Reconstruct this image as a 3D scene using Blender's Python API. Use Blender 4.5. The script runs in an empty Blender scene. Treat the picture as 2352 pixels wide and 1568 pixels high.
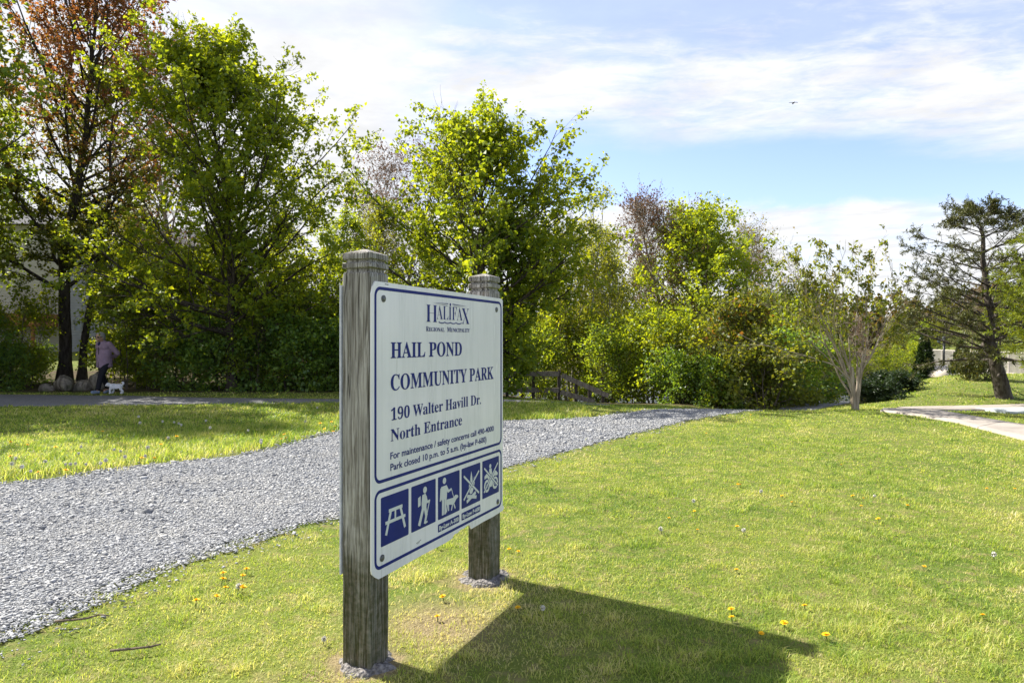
import bpy, bmesh, math, random
import numpy as np
from mathutils import Vector, Matrix

sc = bpy.context.scene
COL = sc.collection
R = math.radians
random.seed(3)

# ------------------------------------------------------------------ camera
CAM_H = 1.34
cam = bpy.data.cameras.new('camera')
cam.lens = 24.0
cam.sensor_width = 36.0
cam.clip_start = 0.05
cam.clip_end = 3000
cam_o = bpy.data.objects.new('camera', cam)
cam_o.location = (0, 0, CAM_H)
cam_o.rotation_euler = (R(90), 0, 0)
COL.objects.link(cam_o)
sc.camera = cam_o
F = 1568.0                      # focal length in the units I measured the photograph in (2352 wide)

def X(px, y):                   # world x of a column of the photograph at depth y
    return (px - 1176.0) / F * y

def G(px, py):                  # point of the flat ground seen at px, py
    y = CAM_H * F / (py - 784.0)
    return (X(px, y), y)

# ------------------------------------------------------------------ light
SUN_AZ = (-0.849, 0.529)        # horizontal direction towards the sun
SUN_EL = R(45.5)
sun = bpy.data.lights.new('sun', 'SUN')
sun.energy = 5.0
sun.angle = R(0.5)
sun.color = (1.0, 0.95, 0.86)
sun_o = bpy.data.objects.new('sun', sun)
ds = Vector((SUN_AZ[0] * math.cos(SUN_EL), SUN_AZ[1] * math.cos(SUN_EL), math.sin(SUN_EL)))
sun_o.rotation_euler = ds.to_track_quat('Z', 'Y').to_euler()
COL.objects.link(sun_o)

sc.view_settings.view_transform = 'Standard'
sc.view_settings.look = 'None'
sc.view_settings.exposure = 1.2
sc.view_settings.gamma = 1.0
sc.view_settings.use_curve_mapping = False
sc.cycles.max_bounces = 8
sc.cycles.diffuse_bounces = 4
sc.cycles.glossy_bounces = 3
sc.cycles.transmission_bounces = 5
sc.cycles.sample_clamp_indirect = 6.0

# ------------------------------------------------------------------ node helpers
class NT:
    def __init__(self, tree):
        self.t = tree; self.n = tree.nodes; self.l = tree.links
    def new(self, typ, **kw):
        nd = self.n.new(typ)
        for k, v in kw.items():
            setattr(nd, k, v)
        return nd
    def put(self, sock, val):
        if isinstance(val, bpy.types.NodeSocket):
            self.l.new(val, sock)
        elif val is not None:
            if hasattr(sock.default_value, '__len__') and not hasattr(val, '__len__'):
                val = (val,) * len(sock.default_value)
            if hasattr(val, '__len__') and len(val) == 3 and len(sock.default_value) == 4:
                val = (*val, 1)
            sock.default_value = val
    def math(self, op, a, b=None, c=None, clamp=False):
        nd = self.new('ShaderNodeMath', operation=op, use_clamp=clamp)
        self.put(nd.inputs[0], a); self.put(nd.inputs[1], b)
        if c is not None: self.put(nd.inputs[2], c)
        return nd.outputs[0]
    def ramp(self, val, a, b, lo=0.0, hi=1.0, smooth=True):
        nd = self.new('ShaderNodeMapRange', interpolation_type='SMOOTHSTEP' if smooth else 'LINEAR')
        self.put(nd.inputs['Value'], val)
        nd.inputs['From Min'].default_value = a; nd.inputs['From Max'].default_value = b
        nd.inputs['To Min'].default_value = lo; nd.inputs['To Max'].default_value = hi
        return nd.outputs[0]
    def noise(self, vec, scale, detail=4, rough=0.55, dist=0.0, out='Fac'):
        nd = self.new('ShaderNodeTexNoise')
        self.put(nd.inputs['Vector'], vec); nd.inputs['Scale'].default_value = scale
        nd.inputs['Detail'].default_value = detail; nd.inputs['Roughness'].default_value = rough
        nd.inputs['Distortion'].default_value = dist
        return nd.outputs[out]
    def vor(self, vec, scale, out='Distance', feature='F1'):
        nd = self.new('ShaderNodeTexVoronoi', feature=feature)
        self.put(nd.inputs['Vector'], vec); nd.inputs['Scale'].default_value = scale
        return nd.outputs[out]
    def mix(self, fac, a, b, blend='MIX'):
        nd = self.new('ShaderNodeMix', data_type='RGBA', blend_type=blend)
        self.put(nd.inputs[0], fac); self.put(nd.inputs[6], a); self.put(nd.inputs[7], b)
        return nd.outputs[2]
    def scale3(self, vec, s):
        nd = self.new('ShaderNodeMapping'); self.put(nd.inputs[0], vec)
        nd.inputs['Scale'].default_value = s
        return nd.outputs[0]
    def bump(self, height, strength=0.5, dist=0.01):
        nd = self.new('ShaderNodeBump'); self.put(nd.inputs['Height'], height)
        nd.inputs['Strength'].default_value = strength; nd.inputs['Distance'].default_value = dist
        return nd.outputs[0]

def material(name):
    m = bpy.data.materials.new(name); m.use_nodes = True
    t = NT(m.node_tree); t.n.clear()
    out = t.new('ShaderNodeOutputMaterial')
    return m, t, out

def principled(t, out, color, rough=0.7, spec=0.4, normal=None, metal=0.0):
    p = t.new('ShaderNodeBsdfPrincipled')
    t.put(p.inputs['Base Color'], color); t.put(p.inputs['Roughness'], rough)
    p.inputs['Specular IOR Level'].default_value = spec; p.inputs['Metallic'].default_value = metal
    if normal is not None: t.put(p.inputs['Normal'], normal)
    t.l.new(p.outputs[0], out.inputs[0])
    return p

# ------------------------------------------------------------------ world: sky with a cloud layer
world = bpy.data.worlds.new('World'); sc.world = world; world.use_nodes = True
w = NT(world.node_tree); w.n.clear()
wo = w.new('ShaderNodeOutputWorld'); bg = w.new('ShaderNodeBackground')
sky = w.new('ShaderNodeTexSky', sky_type='NISHITA')
sky.sun_disc = False
sky.sun_elevation = SUN_EL
sky.sun_rotation = math.atan2(SUN_AZ[0], SUN_AZ[1])
sky.air_density = 1.0; sky.dust_density = 0.6; sky.ozone_density = 1.6
tc = w.new('ShaderNodeTexCoord')
sep = w.new('ShaderNodeSeparateXYZ'); w.l.new(tc.outputs['Generated'], sep.inputs[0])
zc = w.math('MAXIMUM', sep.outputs[2], 0.02)
u = w.math('DIVIDE', sep.outputs[0], zc); v = w.math('DIVIDE', sep.outputs[1], zc)
cmb = w.new('ShaderNodeCombineXYZ'); w.put(cmb.inputs[0], u); w.put(cmb.inputs[1], v)
P = cmb.outputs[0]
side = w.math('DIVIDE', u, w.math('MAXIMUM', v, 0.5))        # left - right
n_edge = w.noise(P, 0.9, 6, 0.6)
n_soft = w.noise(w.scale3(P, (0.8, 1.3, 1)), 1.3, 7, 0.62, 0.6)
n_fine = w.noise(w.scale3(P, (1.5, 2.6, 1)), 3.2, 6, 0.65, 0.5)
n_bank = w.noise(w.scale3(P, (0.55, 0.35, 1)), 1.6, 7, 0.62, 0.3)
vv = w.math('ADD', v, w.math('MULTIPLY', w.math('SUBTRACT', n_edge, 0.5), 1.2))
vv = w.math('ADD', vv, w.math('MULTIPLY', side, -0.25))
upper = w.ramp(vv, 3.55, 2.85, 0, 1)
dens = w.math('ADD', w.math('MULTIPLY', n_soft, 0.65), w.math('MULTIPLY', n_fine, 0.35))
top_open = w.ramp(v, 2.6, 1.85, 0, 0.22)                      # thinner high overhead
dens = w.math('SUBTRACT', dens, top_open)
thick = w.ramp(dens, 0.31, 0.58, 0.30, 1.0)
upper = w.math('MULTIPLY', upper, thick)
elev = w.math('DIVIDE', sep.outputs[2], w.math('MAXIMUM', sep.outputs[1], 0.08))
cb = w.new('ShaderNodeCombineXYZ'); w.put(cb.inputs[0], side); w.put(cb.inputs[1], w.math('MULTIPLY', elev, 2.2))
n_bank = w.noise(cb.outputs[0], 5.5, 8, 0.62, 0.35)
eb = w.math('ADD', elev, w.math('MULTIPLY', w.math('SUBTRACT', n_bank, 0.5), -0.075))
bank = w.ramp(eb, 0.212, 0.188, 0, 1)
bank_tex = w.ramp(w.noise(cb.outputs[0], 9.0, 6, 0.6, 0.4), 0.34, 0.56, 0.60, 1.0)
bank = w.math('MULTIPLY', bank, bank_tex)
left = w.math('MULTIPLY', w.ramp(side, 0.02, -0.22, 0, 1), w.ramp(dens, 0.2, 0.5, 0.75, 1.0))
cloud = w.math('MAXIMUM', w.math('MAXIMUM', upper, bank), left)
shade = w.ramp(w.noise(w.scale3(P, (1.0, 1.0, 1)), 2.2, 6, 0.6), 0.3, 0.68, 0.87, 1.08)
ccol = w.mix(1.0, (3.6, 3.63, 3.70), shade, 'MULTIPLY')
skycol = w.mix(1.0, sky.outputs[0], (0.88, 0.82, 0.95), 'MULTIPLY')
wc = w.mix(cloud, skycol, ccol)
w.l.new(wc, bg.inputs[0]); bg.inputs[1].default_value = 0.125
w.l.new(bg.outputs[0], wo.inputs[0])

# ------------------------------------------------------------------ object helpers
def tag(o, label=None, cat=None, group=None, kind=None):
    if label: o['label'] = label
    if cat: o['category'] = cat
    if group: o['group'] = group
    if kind: o['kind'] = kind
    return o

def empty(name, loc=(0, 0, 0), rz=0.0):
    o = bpy.data.objects.new(name, None); COL.objects.link(o)
    o.location = loc; o.rotation_euler = (0, 0, rz); o.empty_display_size = 0.2
    return o

def link_mesh(name, me, mat=None, parent=None, loc=None):
    o = bpy.data.objects.new(name, me); COL.objects.link(o)
    if mat is not None:
        for m in (mat if isinstance(mat, (list, tuple)) else [mat]):
            me.materials.append(m)
    if parent is not None: o.parent = parent
    if loc is not None: o.location = loc
    return o

def np_mesh(name, verts, quads=None, tris=None, smooth=False, mat_idx=None):
    verts = np.asarray(verts, np.float32).reshape(-1, 3)
    q = np.zeros((0, 4), np.int32) if quads is None else np.asarray(quads, np.int32).reshape(-1, 4)
    t = np.zeros((0, 3), np.int32) if tris is None else np.asarray(tris, np.int32).reshape(-1, 3)
    me = bpy.data.meshes.new(name)
    me.vertices.add(len(verts)); me.vertices.foreach_set('co', verts.ravel())
    nl = q.size + t.size
    me.loops.add(nl)
    me.loops.foreach_set('vertex_index', np.concatenate([q.ravel(), t.ravel()]).astype(np.int32))
    npoly = len(q) + len(t)
    me.polygons.add(npoly)
    starts = np.concatenate([np.arange(len(q)) * 4, q.size + np.arange(len(t)) * 3]).astype(np.int32)
    me.polygons.foreach_set('loop_start', starts)
    if smooth: me.polygons.foreach_set('use_smooth', np.ones(npoly, bool))
    if mat_idx is not None: me.polygons.foreach_set('material_index', np.asarray(mat_idx, np.int32))
    me.update(calc_edges=True)
    return me

class MB:
    """collects simple solids and builds them as one mesh"""
    def __init__(self):
        self.bm = bmesh.new()
    def box(self, c, s, rot=None, bevel=0.0):
        M = Matrix.Translation(c)
        if rot is not None: M = M @ rot.to_4x4()
        r = bmesh.ops.create_cube(self.bm, size=1.0, matrix=M @ Matrix.Diagonal((*s, 1)))
        if bevel > 0:
            ed = list({e for vv_ in r['verts'] for e in vv_.link_edges})
            bmesh.ops.bevel(self.bm, geom=ed, offset=bevel, segments=2, affect='EDGES', profile=0.6)
    def tube(self, p0, p1, r0, r1=None, seg=10, caps=True):
        r1 = r0 if r1 is None else r1
        p0 = Vector(p0); p1 = Vector(p1); d = p1 - p0
        if d.length < 1e-6: return
        M = Matrix.Translation((p0 + p1) / 2) @ d.to_track_quat('Z', 'Y').to_matrix().to_4x4()
        bmesh.ops.create_cone(self.bm, cap_ends=caps, segments=seg, radius1=r0, radius2=r1, depth=d.length, matrix=M)
    def ball(self, c, r, seg=12, rot=None):
        r = (r, r, r) if not hasattr(r, '__len__') else r
        M = Matrix.Translation(c)
        if rot is not None: M = M @ rot.to_4x4()
        bmesh.ops.create_uvsphere(self.bm, u_segments=seg, v_segments=max(6, seg // 2 + 2), radius=1.0, matrix=M @ Matrix.Diagonal((*r, 1)))
    def path(self, pts, radii, seg=8):
        for i in range(len(pts) - 1):
            self.tube(pts[i], pts[i + 1], radii[i], radii[i + 1], seg)
            if i: self.ball(pts[i], radii[i], 8)
        self.ball(pts[0], radii[0], 8); self.ball(pts[-1], radii[-1], 8)
    def build(self, name, mat, parent=None, smooth=False, loc=None):
        bmesh.ops.recalc_face_normals(self.bm, faces=self.bm.faces)
        me = bpy.data.meshes.new(name); self.bm.to_mesh(me); self.bm.free()
        if smooth:
            me.polygons.foreach_set('use_smooth', np.ones(len(me.polygons), bool))
        return link_mesh(name, me, mat, parent, loc)
    def fused(self, name, mat, voxel, parent=None, smooth_it=3, loc=None):
        """the solids melted into one continuous surface"""
        me = bpy.data.meshes.new(name); self.bm.to_mesh(me); self.bm.free()
        o = bpy.data.objects.new(name, me); COL.objects.link(o)
        m = o.modifiers.new('r', 'REMESH'); m.mode = 'VOXEL'; m.voxel_size = voxel
        if smooth_it:
            s = o.modifiers.new('s', 'SMOOTH'); s.iterations = smooth_it; s.factor = 0.6
        bpy.context.view_layer.update()
        dg = bpy.context.evaluated_depsgraph_get()
        me2 = bpy.data.meshes.new_from_object(o.evaluated_get(dg))
        bpy.data.objects.remove(o); bpy.data.meshes.remove(me)
        me2.name = name
        me2.polygons.foreach_set('use_smooth', np.ones(len(me2.polygons), bool))
        return link_mesh(name, me2, mat, parent, loc)

# ------------------------------------------------------------------ noise for shapes
_rs = np.random.default_rng(11)
_grid = _rs.random((256, 256))
def vnoise(x, y, s=1.0, seed=0):
    x = np.asarray(x, float) / s + seed * 17.3; y = np.asarray(y, float) / s + seed * 9.7
    xi = np.floor(x).astype(int); yi = np.floor(y).astype(int)
    fx = x - xi; fy = y - yi
    fx = fx * fx * (3 - 2 * fx); fy = fy * fy * (3 - 2 * fy)
    g = lambda a, b: _grid[a % 256, b % 256]
    return (g(xi, yi) * (1 - fx) + g(xi + 1, yi) * fx) * (1 - fy) + (g(xi, yi + 1) * (1 - fx) + g(xi + 1, yi + 1) * fx) * fy
def fbm(x, y, s=1.0, seed=0):
    return 0.55 * vnoise(x, y, s, seed) + 0.28 * vnoise(x, y, s / 2.1, seed + 1) + 0.17 * vnoise(x, y, s / 4.3, seed + 2)
def sst(t):
    t = np.clip(t, 0, 1); return t * t * (3 - 2 * t)

# ------------------------------------------------------------------ the lie of the land
def H(x, y):
    x = np.asarray(x, float); y = np.asarray(y, float)
    c = 13.2 + 2.6 * sst((3 - x) / 4)
    lf = sst((x + 3.5) / 4)
    xr = 7.3 + 0.64 * (y - 13.7)
    rt = 1 - sst((x - xr + 1.4) / 2.4)
    d = np.maximum(y - c, 0)
    fall = np.minimum(0.05 * d + 0.0026 * d * d, 2.6)
    h = -fall * lf * rt
    h = h + np.minimum(0.07 * np.maximum(y - 19.5, 0), 1.5) * (1 - lf)
    h = h - 0.30 * np.exp(-((x - 5.4) ** 2 + (y - 15.6) ** 2) / 1.6)
    m = sst((x - xr + 1.0) / 3.6)
    h = h + m * (0.34 * sst((y - 13.8) / 6) - 0.62 * sst((y - 20.5) / 9))
    h = h + 3.4 * sst((y - 92) / 14) * np.maximum(lf, 0.0)
    h = h + 9.0 * sst((y - 130) / 260)
    return h

def hz(x, y): return float(H(x, y))

# ------------------------------------------------------------------ outlines on the ground
gravel_near = [(-3.2, -6), (-2.75, 0.0), (-2.45, 2.0)] + [G(*p) for p in [(0, 1477), (102, 1438), (224, 1379), (326, 1335), (408, 1300), (476, 1280), (578, 1243), (680, 1212), (775, 1192), (960, 1136), (1158, 1079), (1290, 1042), (1392, 1015), (1512, 984), (1596, 964), (1668, 951)]] + [(5.3, 13.9), (7.9, 16.4), (9.6, 19.2), (10.6, 22), (11.4, 26)]
gravel_far = [(-14, -6), (-11, 0.5), (-8.2, 4.2)] + [G(*p) for p in [(0, 1113), (146, 1098), (224, 1081), (340, 1067), (544, 1048), (629, 1027), (714, 1003), (775, 991), (960, 975), (1176, 966), (1272, 964), (1368, 958), (1440, 948), (1530, 939)]] + [(4.1, 14.3), (5.6, 15.4), (7.3, 17.6), (8.6, 20.2), (9.4, 22.5), (9.9, 26)]
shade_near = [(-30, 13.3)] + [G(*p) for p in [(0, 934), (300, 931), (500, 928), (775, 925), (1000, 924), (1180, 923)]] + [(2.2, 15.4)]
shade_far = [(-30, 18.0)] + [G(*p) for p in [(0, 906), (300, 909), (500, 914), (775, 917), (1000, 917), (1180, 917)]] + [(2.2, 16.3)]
conc_near = [G(*p) for p in [(2022, 945), (2100, 955), (2200, 972), (2352, 1012)]] + [(8.6, 7.2), (10.5, 4.5), (13, 1.0)]
conc_far = [G(*p) for p in [(2030, 939), (2110, 939.5), (2163, 945), (2352, 978)]] + [(10.4, 8.8), (13, 6.2), (16, 3.0)]
bran_near = [G(*p) for p in [(2095, 943), (2165, 943.5), (2260, 944), (2352, 941)]] + [(15, 13.2), (22, 12.4)]
bran_far = [G(*p) for p in [(2060, 937), (2150, 935.5), (2260, 933.5), (2352, 931)]] + [(15.5, 14.6), (22, 14.2)]

def resample(pts, n):
    p = np.array(pts, float); s = np.r_[0, np.cumsum(np.hypot(*np.diff(p, axis=0).T))]
    # smooth the polyline a little (Catmull-like by dense interp + box filter)
    t = np.linspace(0, s[-1], n * 6)
    q = np.c_[np.interp(t, s, p[:, 0]), np.interp(t, s, p[:, 1])]
    return q[np.linspace(0, len(q) - 1, n).round().astype(int)]

def inside(x, y, poly):
    x = np.asarray(x); y = np.asarray(y); r = np.zeros(x.shape, bool)
    p = np.array(poly); n = len(p)
    for i in range(n):
        x1, y1 = p[i]; x2, y2 = p[(i + 1) % n]
        if y1 == y2: continue
        c = ((y1 > y) != (y2 > y)) & (x < (x2 - x1) * (y - y1) / (y2 - y1) + x1)
        r ^= c
    return r

def edge_dist(x, y, poly, closed=True):
    p = np.array(poly); n = len(p); d = np.full(np.shape(x), 1e9)
    for i in range(n if closed else n - 1):
        a = p[i]; b = p[(i + 1) % n]; ab = b - a; L = ab @ ab + 1e-12
        t = np.clip(((x - a[0]) * ab[0] + (y - a[1]) * ab[1]) / L, 0, 1)
        d = np.minimum(d, np.hypot(x - a[0] - t * ab[0], y - a[1] - t * ab[1]))
    return d

def sdist(x, y, poly):
    d = edge_dist(x, y, poly)
    return np.where(inside(x, y, poly), -d, d)

GRAVEL = gravel_near + gravel_far[::-1]
SHADE = shade_near + shade_far[::-1]
CONC = conc_near + conc_far[::-1]
BRAN = bran_near + bran_far[::-1]

def strip(name, e0, e1, n, m, lift, mat, thick=0.0, crown=0.0, ragged=0.0, edge=0.03):
    a = resample(e0, n); b = resample(e1, n)
    tt = np.r_[0, np.linspace(edge, 1 - edge, m - 2), 1]
    pts = a[:, None] * (1 - tt)[None, :, None] + b[:, None] * tt[None, :, None]
    x = pts[..., 0]; y = pts[..., 1]
    if ragged:
        j = (fbm(x, y, 0.5, 5) - 0.5) * 2 * ragged
        sgn = np.where(tt < 0.02, -1, np.where(tt > 0.98, 1, 0))[None, :]
        dirv = (b - a) / np.maximum(np.linalg.norm(b - a, axis=1, keepdims=True), 1e-6)
        x = x + j * sgn * dirv[:, None, 0]; y = y + j * sgn * dirv[:, None, 1]
    z = H(x, y) + lift + crown * (1 - (2 * tt - 1) ** 2)[None, :]
    z[:, 0] -= lift + .03; z[:, -1] -= lift + .03
    V = np.stack([x, y, z], -1).reshape(-1, 3)
    i = np.arange(n - 1)[:, None] * m + np.arange(m - 1)[None, :]
    Q = np.stack([i, i + m, i + m + 1, i + 1], -1).reshape(-1, 4)
    # make the normals point up
    vq = V[Q[0]]
    if np.cross(vq[1] - vq[0], vq[2] - vq[0])[2] < 0: Q = Q[:, ::-1]
    o = link_mesh(name, np_mesh(name, V, Q, smooth=True), mat)
    return o

# ------------------------------------------------------------------ setting materials
def mat_ground():
    m, t, out = material('turf soil')
    geo = t.new('ShaderNodeNewGeometry'); p = geo.outputs['Position']
    at = t.new('ShaderNodeAttribute'); at.attribute_name = 'woods'
    n1 = t.noise(p, 0.9, 5); n2 = t.noise(p, 9, 5, 0.6); n3 = t.noise(p, 70, 3, 0.6); n4 = t.noise(p, 2.6, 4)
    grass = t.mix(t.ramp(n1, 0.35, 0.65), (0.100, 0.145, 0.024), (0.165, 0.190, 0.038))
    grass = t.mix(t.ramp(n2, 0.45, 0.7), grass, (0.220, 0.190, 0.080))
    grass = t.mix(t.ramp(n3, 0.4, 0.75, 0, 0.5), grass, (0.075, 0.105, 0.020))
    litter = t.mix(t.ramp(n2, 0.35, 0.65), (0.060, 0.045, 0.026), (0.120, 0.090, 0.050))
    litter = t.mix(t.ramp(n4, 0.5, 0.62, 0, 0.8), litter, (0.055, 0.085, 0.015))
    def near(cx, cy, r0, r1):
        vm = t.new('ShaderNodeVectorMath', operation='DISTANCE'); t.put(vm.inputs[0], p); vm.inputs[1].default_value = (cx, cy, 0)
        return t.ramp(t.math('ADD', vm.outputs['Value'], t.math('MULTIPLY', t.math('SUBTRACT', n2, .5), .5)), r1, r0, 0, 1)
    worn = t.math('MAXIMUM', t.math('MAXIMUM', near(-.34, 3.20, .05, .50), near(-.62, 2.83, .10, .28)), near(-.16, 3.86, .10, .28))
    grass = t.mix(t.math('MULTIPLY', worn, .75), grass, t.mix(t.ramp(n3, .35, .65), (.21, .145, .085), (.36, .27, .17)))
    c = t.mix(at.outputs['Fac'], grass, litter)
    b = t.bump(t.math('ADD', n3, t.math('MULTIPLY', n2, 2.0)), 0.7, 0.03)
    principled(t, out, c, 0.95, 0.1, b)
    return m

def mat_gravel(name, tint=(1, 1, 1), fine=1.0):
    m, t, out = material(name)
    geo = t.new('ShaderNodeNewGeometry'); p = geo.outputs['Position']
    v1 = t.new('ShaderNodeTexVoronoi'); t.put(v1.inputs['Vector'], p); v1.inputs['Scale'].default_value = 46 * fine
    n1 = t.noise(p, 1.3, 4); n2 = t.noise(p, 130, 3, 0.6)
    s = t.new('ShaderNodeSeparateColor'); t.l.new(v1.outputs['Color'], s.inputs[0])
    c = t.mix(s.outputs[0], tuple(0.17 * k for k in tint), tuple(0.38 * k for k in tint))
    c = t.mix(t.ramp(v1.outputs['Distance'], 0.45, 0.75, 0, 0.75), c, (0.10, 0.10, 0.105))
    c = t.mix(t.ramp(n1, 0.4, 0.7, 0, 0.35), c, (0.25, 0.23, 0.195))
    c = t.mix(t.ramp(n2, 0.35, 0.7, 0, 0.3), c, (0.32, 0.32, 0.32))
    hgt = t.math('SUBTRACT', t.math('MULTIPLY', s.outputs[1], 0.6), v1.outputs['Distance'])
    principled(t, out, c, 0.85, 0.25, t.bump(hgt, 1.0, 0.02))
    return m

def mat_concrete(name, base=(0.46, 0.41, 0.36)):
    m, t, out = material(name)
    geo = t.new('ShaderNodeNewGeometry'); p = geo.outputs['Position']
    n1 = t.noise(p, 1.6, 6, 0.6); n2 = t.noise(p, 40, 4, 0.6)
    c = t.mix(t.ramp(n1, 0.35, 0.7), base, tuple(b * 0.78 for b in base))
    c = t.mix(t.ramp(n2, 0.4, 0.7, 0, 0.35), c, tuple(b * 0.6 for b in base))
    sx = t.new('ShaderNodeSeparateXYZ'); t.l.new(p, sx.inputs[0])
    jl = t.math('FRACT', t.math('DIVIDE', t.math('ADD', t.math('MULTIPLY', sx.outputs[0], .62), t.math('MULTIPLY', sx.outputs[1], -.78)), 1.5))
    c = t.mix(t.ramp(t.math('ABSOLUTE', t.math('SUBTRACT', jl, .5)), 0.012, 0.006, 0, .7), c, (0.09, 0.08, 0.07))
    c = t.mix(t.ramp(t.noise(p, .8, 5, .7), .52, .70, 0, .4), c, tuple(b * 0.62 for b in base))
    principled(t, out, c, 0.88, 0.25, t.bump(n2, 0.35, 0.01))
    return m

def mat_flat(name, col, rough=0.6, spec=0.4, var=0.12, scale=20, bump=0.0, metal=0.0):
    m, t, out = material(name)
    tcn = t.new('ShaderNodeTexCoord')
    n = t.noise(tcn.outputs['Object'], scale, 4, 0.6)
    c = t.mix(t.ramp(n, 0.3, 0.7), tuple(k * (1 - var) for k in col), tuple(min(1, k * (1 + var)) for k in col))
    principled(t, out, c, rough, spec, t.bump(n, bump, 0.01) if bump else None, metal)
    return m

M_ground = mat_ground()
M_gravel = mat_gravel('crushed grey gravel', (0.94, 0.99, 1.06))
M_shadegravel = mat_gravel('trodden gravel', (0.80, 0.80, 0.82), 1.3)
M_conc = mat_concrete('pale concrete', (0.36, 0.32, 0.28))

# ------------------------------------------------------------------ ground sheet
def build_ground():
    gx = np.unique(np.r_[np.arange(-16, 30, 0.4), np.linspace(-16, -60, 24), np.linspace(30, 80, 26), np.geomspace(60, 1500, 14) * -1, np.geomspace(80, 1500, 14)])
    gy = np.unique(np.r_[np.arange(-6, 48, 0.4), np.linspace(48, 160, 60), np.geomspace(160, 2200, 22), np.geomspace(6, 900, 16) * -1])
    xx, yy = np.meshgrid(gx, gy, indexing='ij')
    zz = H(xx, yy)
    near = (np.abs(xx) < 60) & (yy < 60)
    zz = zz + np.where(near & (yy > 12), (fbm(xx, yy, 2.2, 3) - 0.5) * 0.0, 0)
    V = np.stack([xx, yy, zz], -1).reshape(-1, 3)
    n, m = len(gx), len(gy)
    i = np.arange(n - 1)[:, None] * m + np.arange(m - 1)[None, :]
    Q = np.stack([i, i + m, i + m + 1, i + 1], -1).reshape(-1, 4)
    me = np_mesh('ground', V, Q, smooth=True)
    wd = woods_mask(xx, yy).ravel().astype(np.float32)
    a = me.attributes.new('woods', 'FLOAT', 'POINT'); a.data.foreach_set('value', wd)
    o = link_mesh('ground', me, M_ground); tag(o, kind='structure')

def woods_mask(x, y):
    x = np.asarray(x, float); y = np.asarray(y, float)
    c = 13.2 + 2.6 * sst((3 - x) / 4)
    leftw = sst((y - 17.6) / 0.8) * (1 - sst((x - 0.5) / 2)) * (1 - sst((y - 23.5) / 2) * sst((-x - 11.5) / 1.5))
    xr = 7.3 + 0.64 * (y - 13.7)
    rightw = sst((y - c - 3.2) / 1.2) * sst((x - 0.0) / 2) * (1 - sst((x - xr + 1.0) / 1.2))
    return np.clip(np.maximum(leftw, rightw), 0, 1)

build_ground()
tag(strip('gravel_path', gravel_near, gravel_far, 170, 22, 0.012, M_gravel, crown=0.0, ragged=0.10), kind='structure')
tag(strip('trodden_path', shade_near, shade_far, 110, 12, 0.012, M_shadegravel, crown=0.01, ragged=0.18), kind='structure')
tag(strip('concrete_path', conc_near, conc_far, 60, 8, 0.030, M_conc, edge=.012), kind='structure')
tag(strip('concrete_walk', bran_near, bran_far, 50, 6, 0.034, M_conc, edge=.012), kind='structure')

def mat_water():
    m, t, out = material('pond water')
    geo = t.new('ShaderNodeNewGeometry')
    n = t.noise(t.scale3(geo.outputs['Position'], (1, 2.5, 1)), 1.4, 4, 0.6)
    principled(t, out, (0.03, 0.045, 0.05), 0.08, 0.5, t.bump(n, 0.25, 0.06))
    return m
tag(link_mesh('pond_water', np_mesh('pond_water', [(-70, 30, -1.8), (90, 30, -1.8), (90, 110, -1.8), (-70, 110, -1.8)], [(0, 1, 2, 3)]), mat_water()), kind='structure')

# ================================================================== THE PARK SIGN
def mat_post():
    m, t, out = material('weathered timber')
    tcn = t.new('ShaderNodeTexCoord'); p = tcn.outputs['Object']
    grain = t.noise(t.scale3(p, (1, 1, 0.045)), 120, 5, 0.65, 0.4)
    broad = t.noise(t.scale3(p, (1, 1, 0.10)), 26, 4, 0.6, 0.5)
    crack = t.noise(t.scale3(p, (1, 1, 0.02)), 34, 2, 0.5, 0.2)
    spots = t.noise(p, 34, 4, 0.7)
    big = t.noise(p, 7, 4, 0.6)
    c = t.mix(t.ramp(broad, 0.32, 0.68), (0.265, 0.252, 0.228), (0.460, 0.442, 0.405))
    c = t.mix(t.ramp(grain, 0.36, 0.60, 0.85, 0), c, (0.115, 0.100, 0.080))
    c = t.mix(t.ramp(grain, 0.58, 0.75, 0, 0.55), c, (0.54, 0.525, 0.49))
    line = t.math('SUBTRACT', 1.0, t.ramp(t.math('ABSOLUTE', t.math('SUBTRACT', crack, 0.5)), 0.0, 0.018, 0, 1))
    c = t.mix(t.math('MULTIPLY', line, 0.85), c, (0.035, 0.030, 0.025))
    s = t.new('ShaderNodeSeparateXYZ'); t.l.new(p, s.inputs[0])
    low = t.ramp(t.math('ADD', s.outputs[2], t.math('MULTIPLY', t.math('SUBTRACT', big, 0.5), 0.9)), 0.70, 0.28, 0, 1.0)
    moss = t.mix(t.ramp(spots, 0.4, 0.65), (0.055, 0.058, 0.022), (0.105, 0.088, 0.050))
    c = t.mix(t.math('MULTIPLY', low, t.ramp(t.math('ADD', grain, t.math('MULTIPLY', spots, 0.6)), 0.55, 1.05, 1.0, 0.55)), c, moss)
    kn = t.vor(t.scale3(p, (1, 1, 0.35)), 6.5)
    c = t.mix(t.ramp(kn, 0.13, 0.05, 0, 0.75), c, (0.060, 0.045, 0.032))
    lich = t.ramp(spots, 0.66, 0.73, 0, 0.5)
    c = t.mix(lich, c, (0.42, 0.46, 0.36))
    hgt = t.math('SUBTRACT', t.math('ADD', grain, t.math('MULTIPLY', broad, 0.8)), t.math('MULTIPLY', line, 1.2))
    principled(t, out, c, 0.85, 0.2, t.bump(hgt, 0.8, 0.006))
    return m

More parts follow.
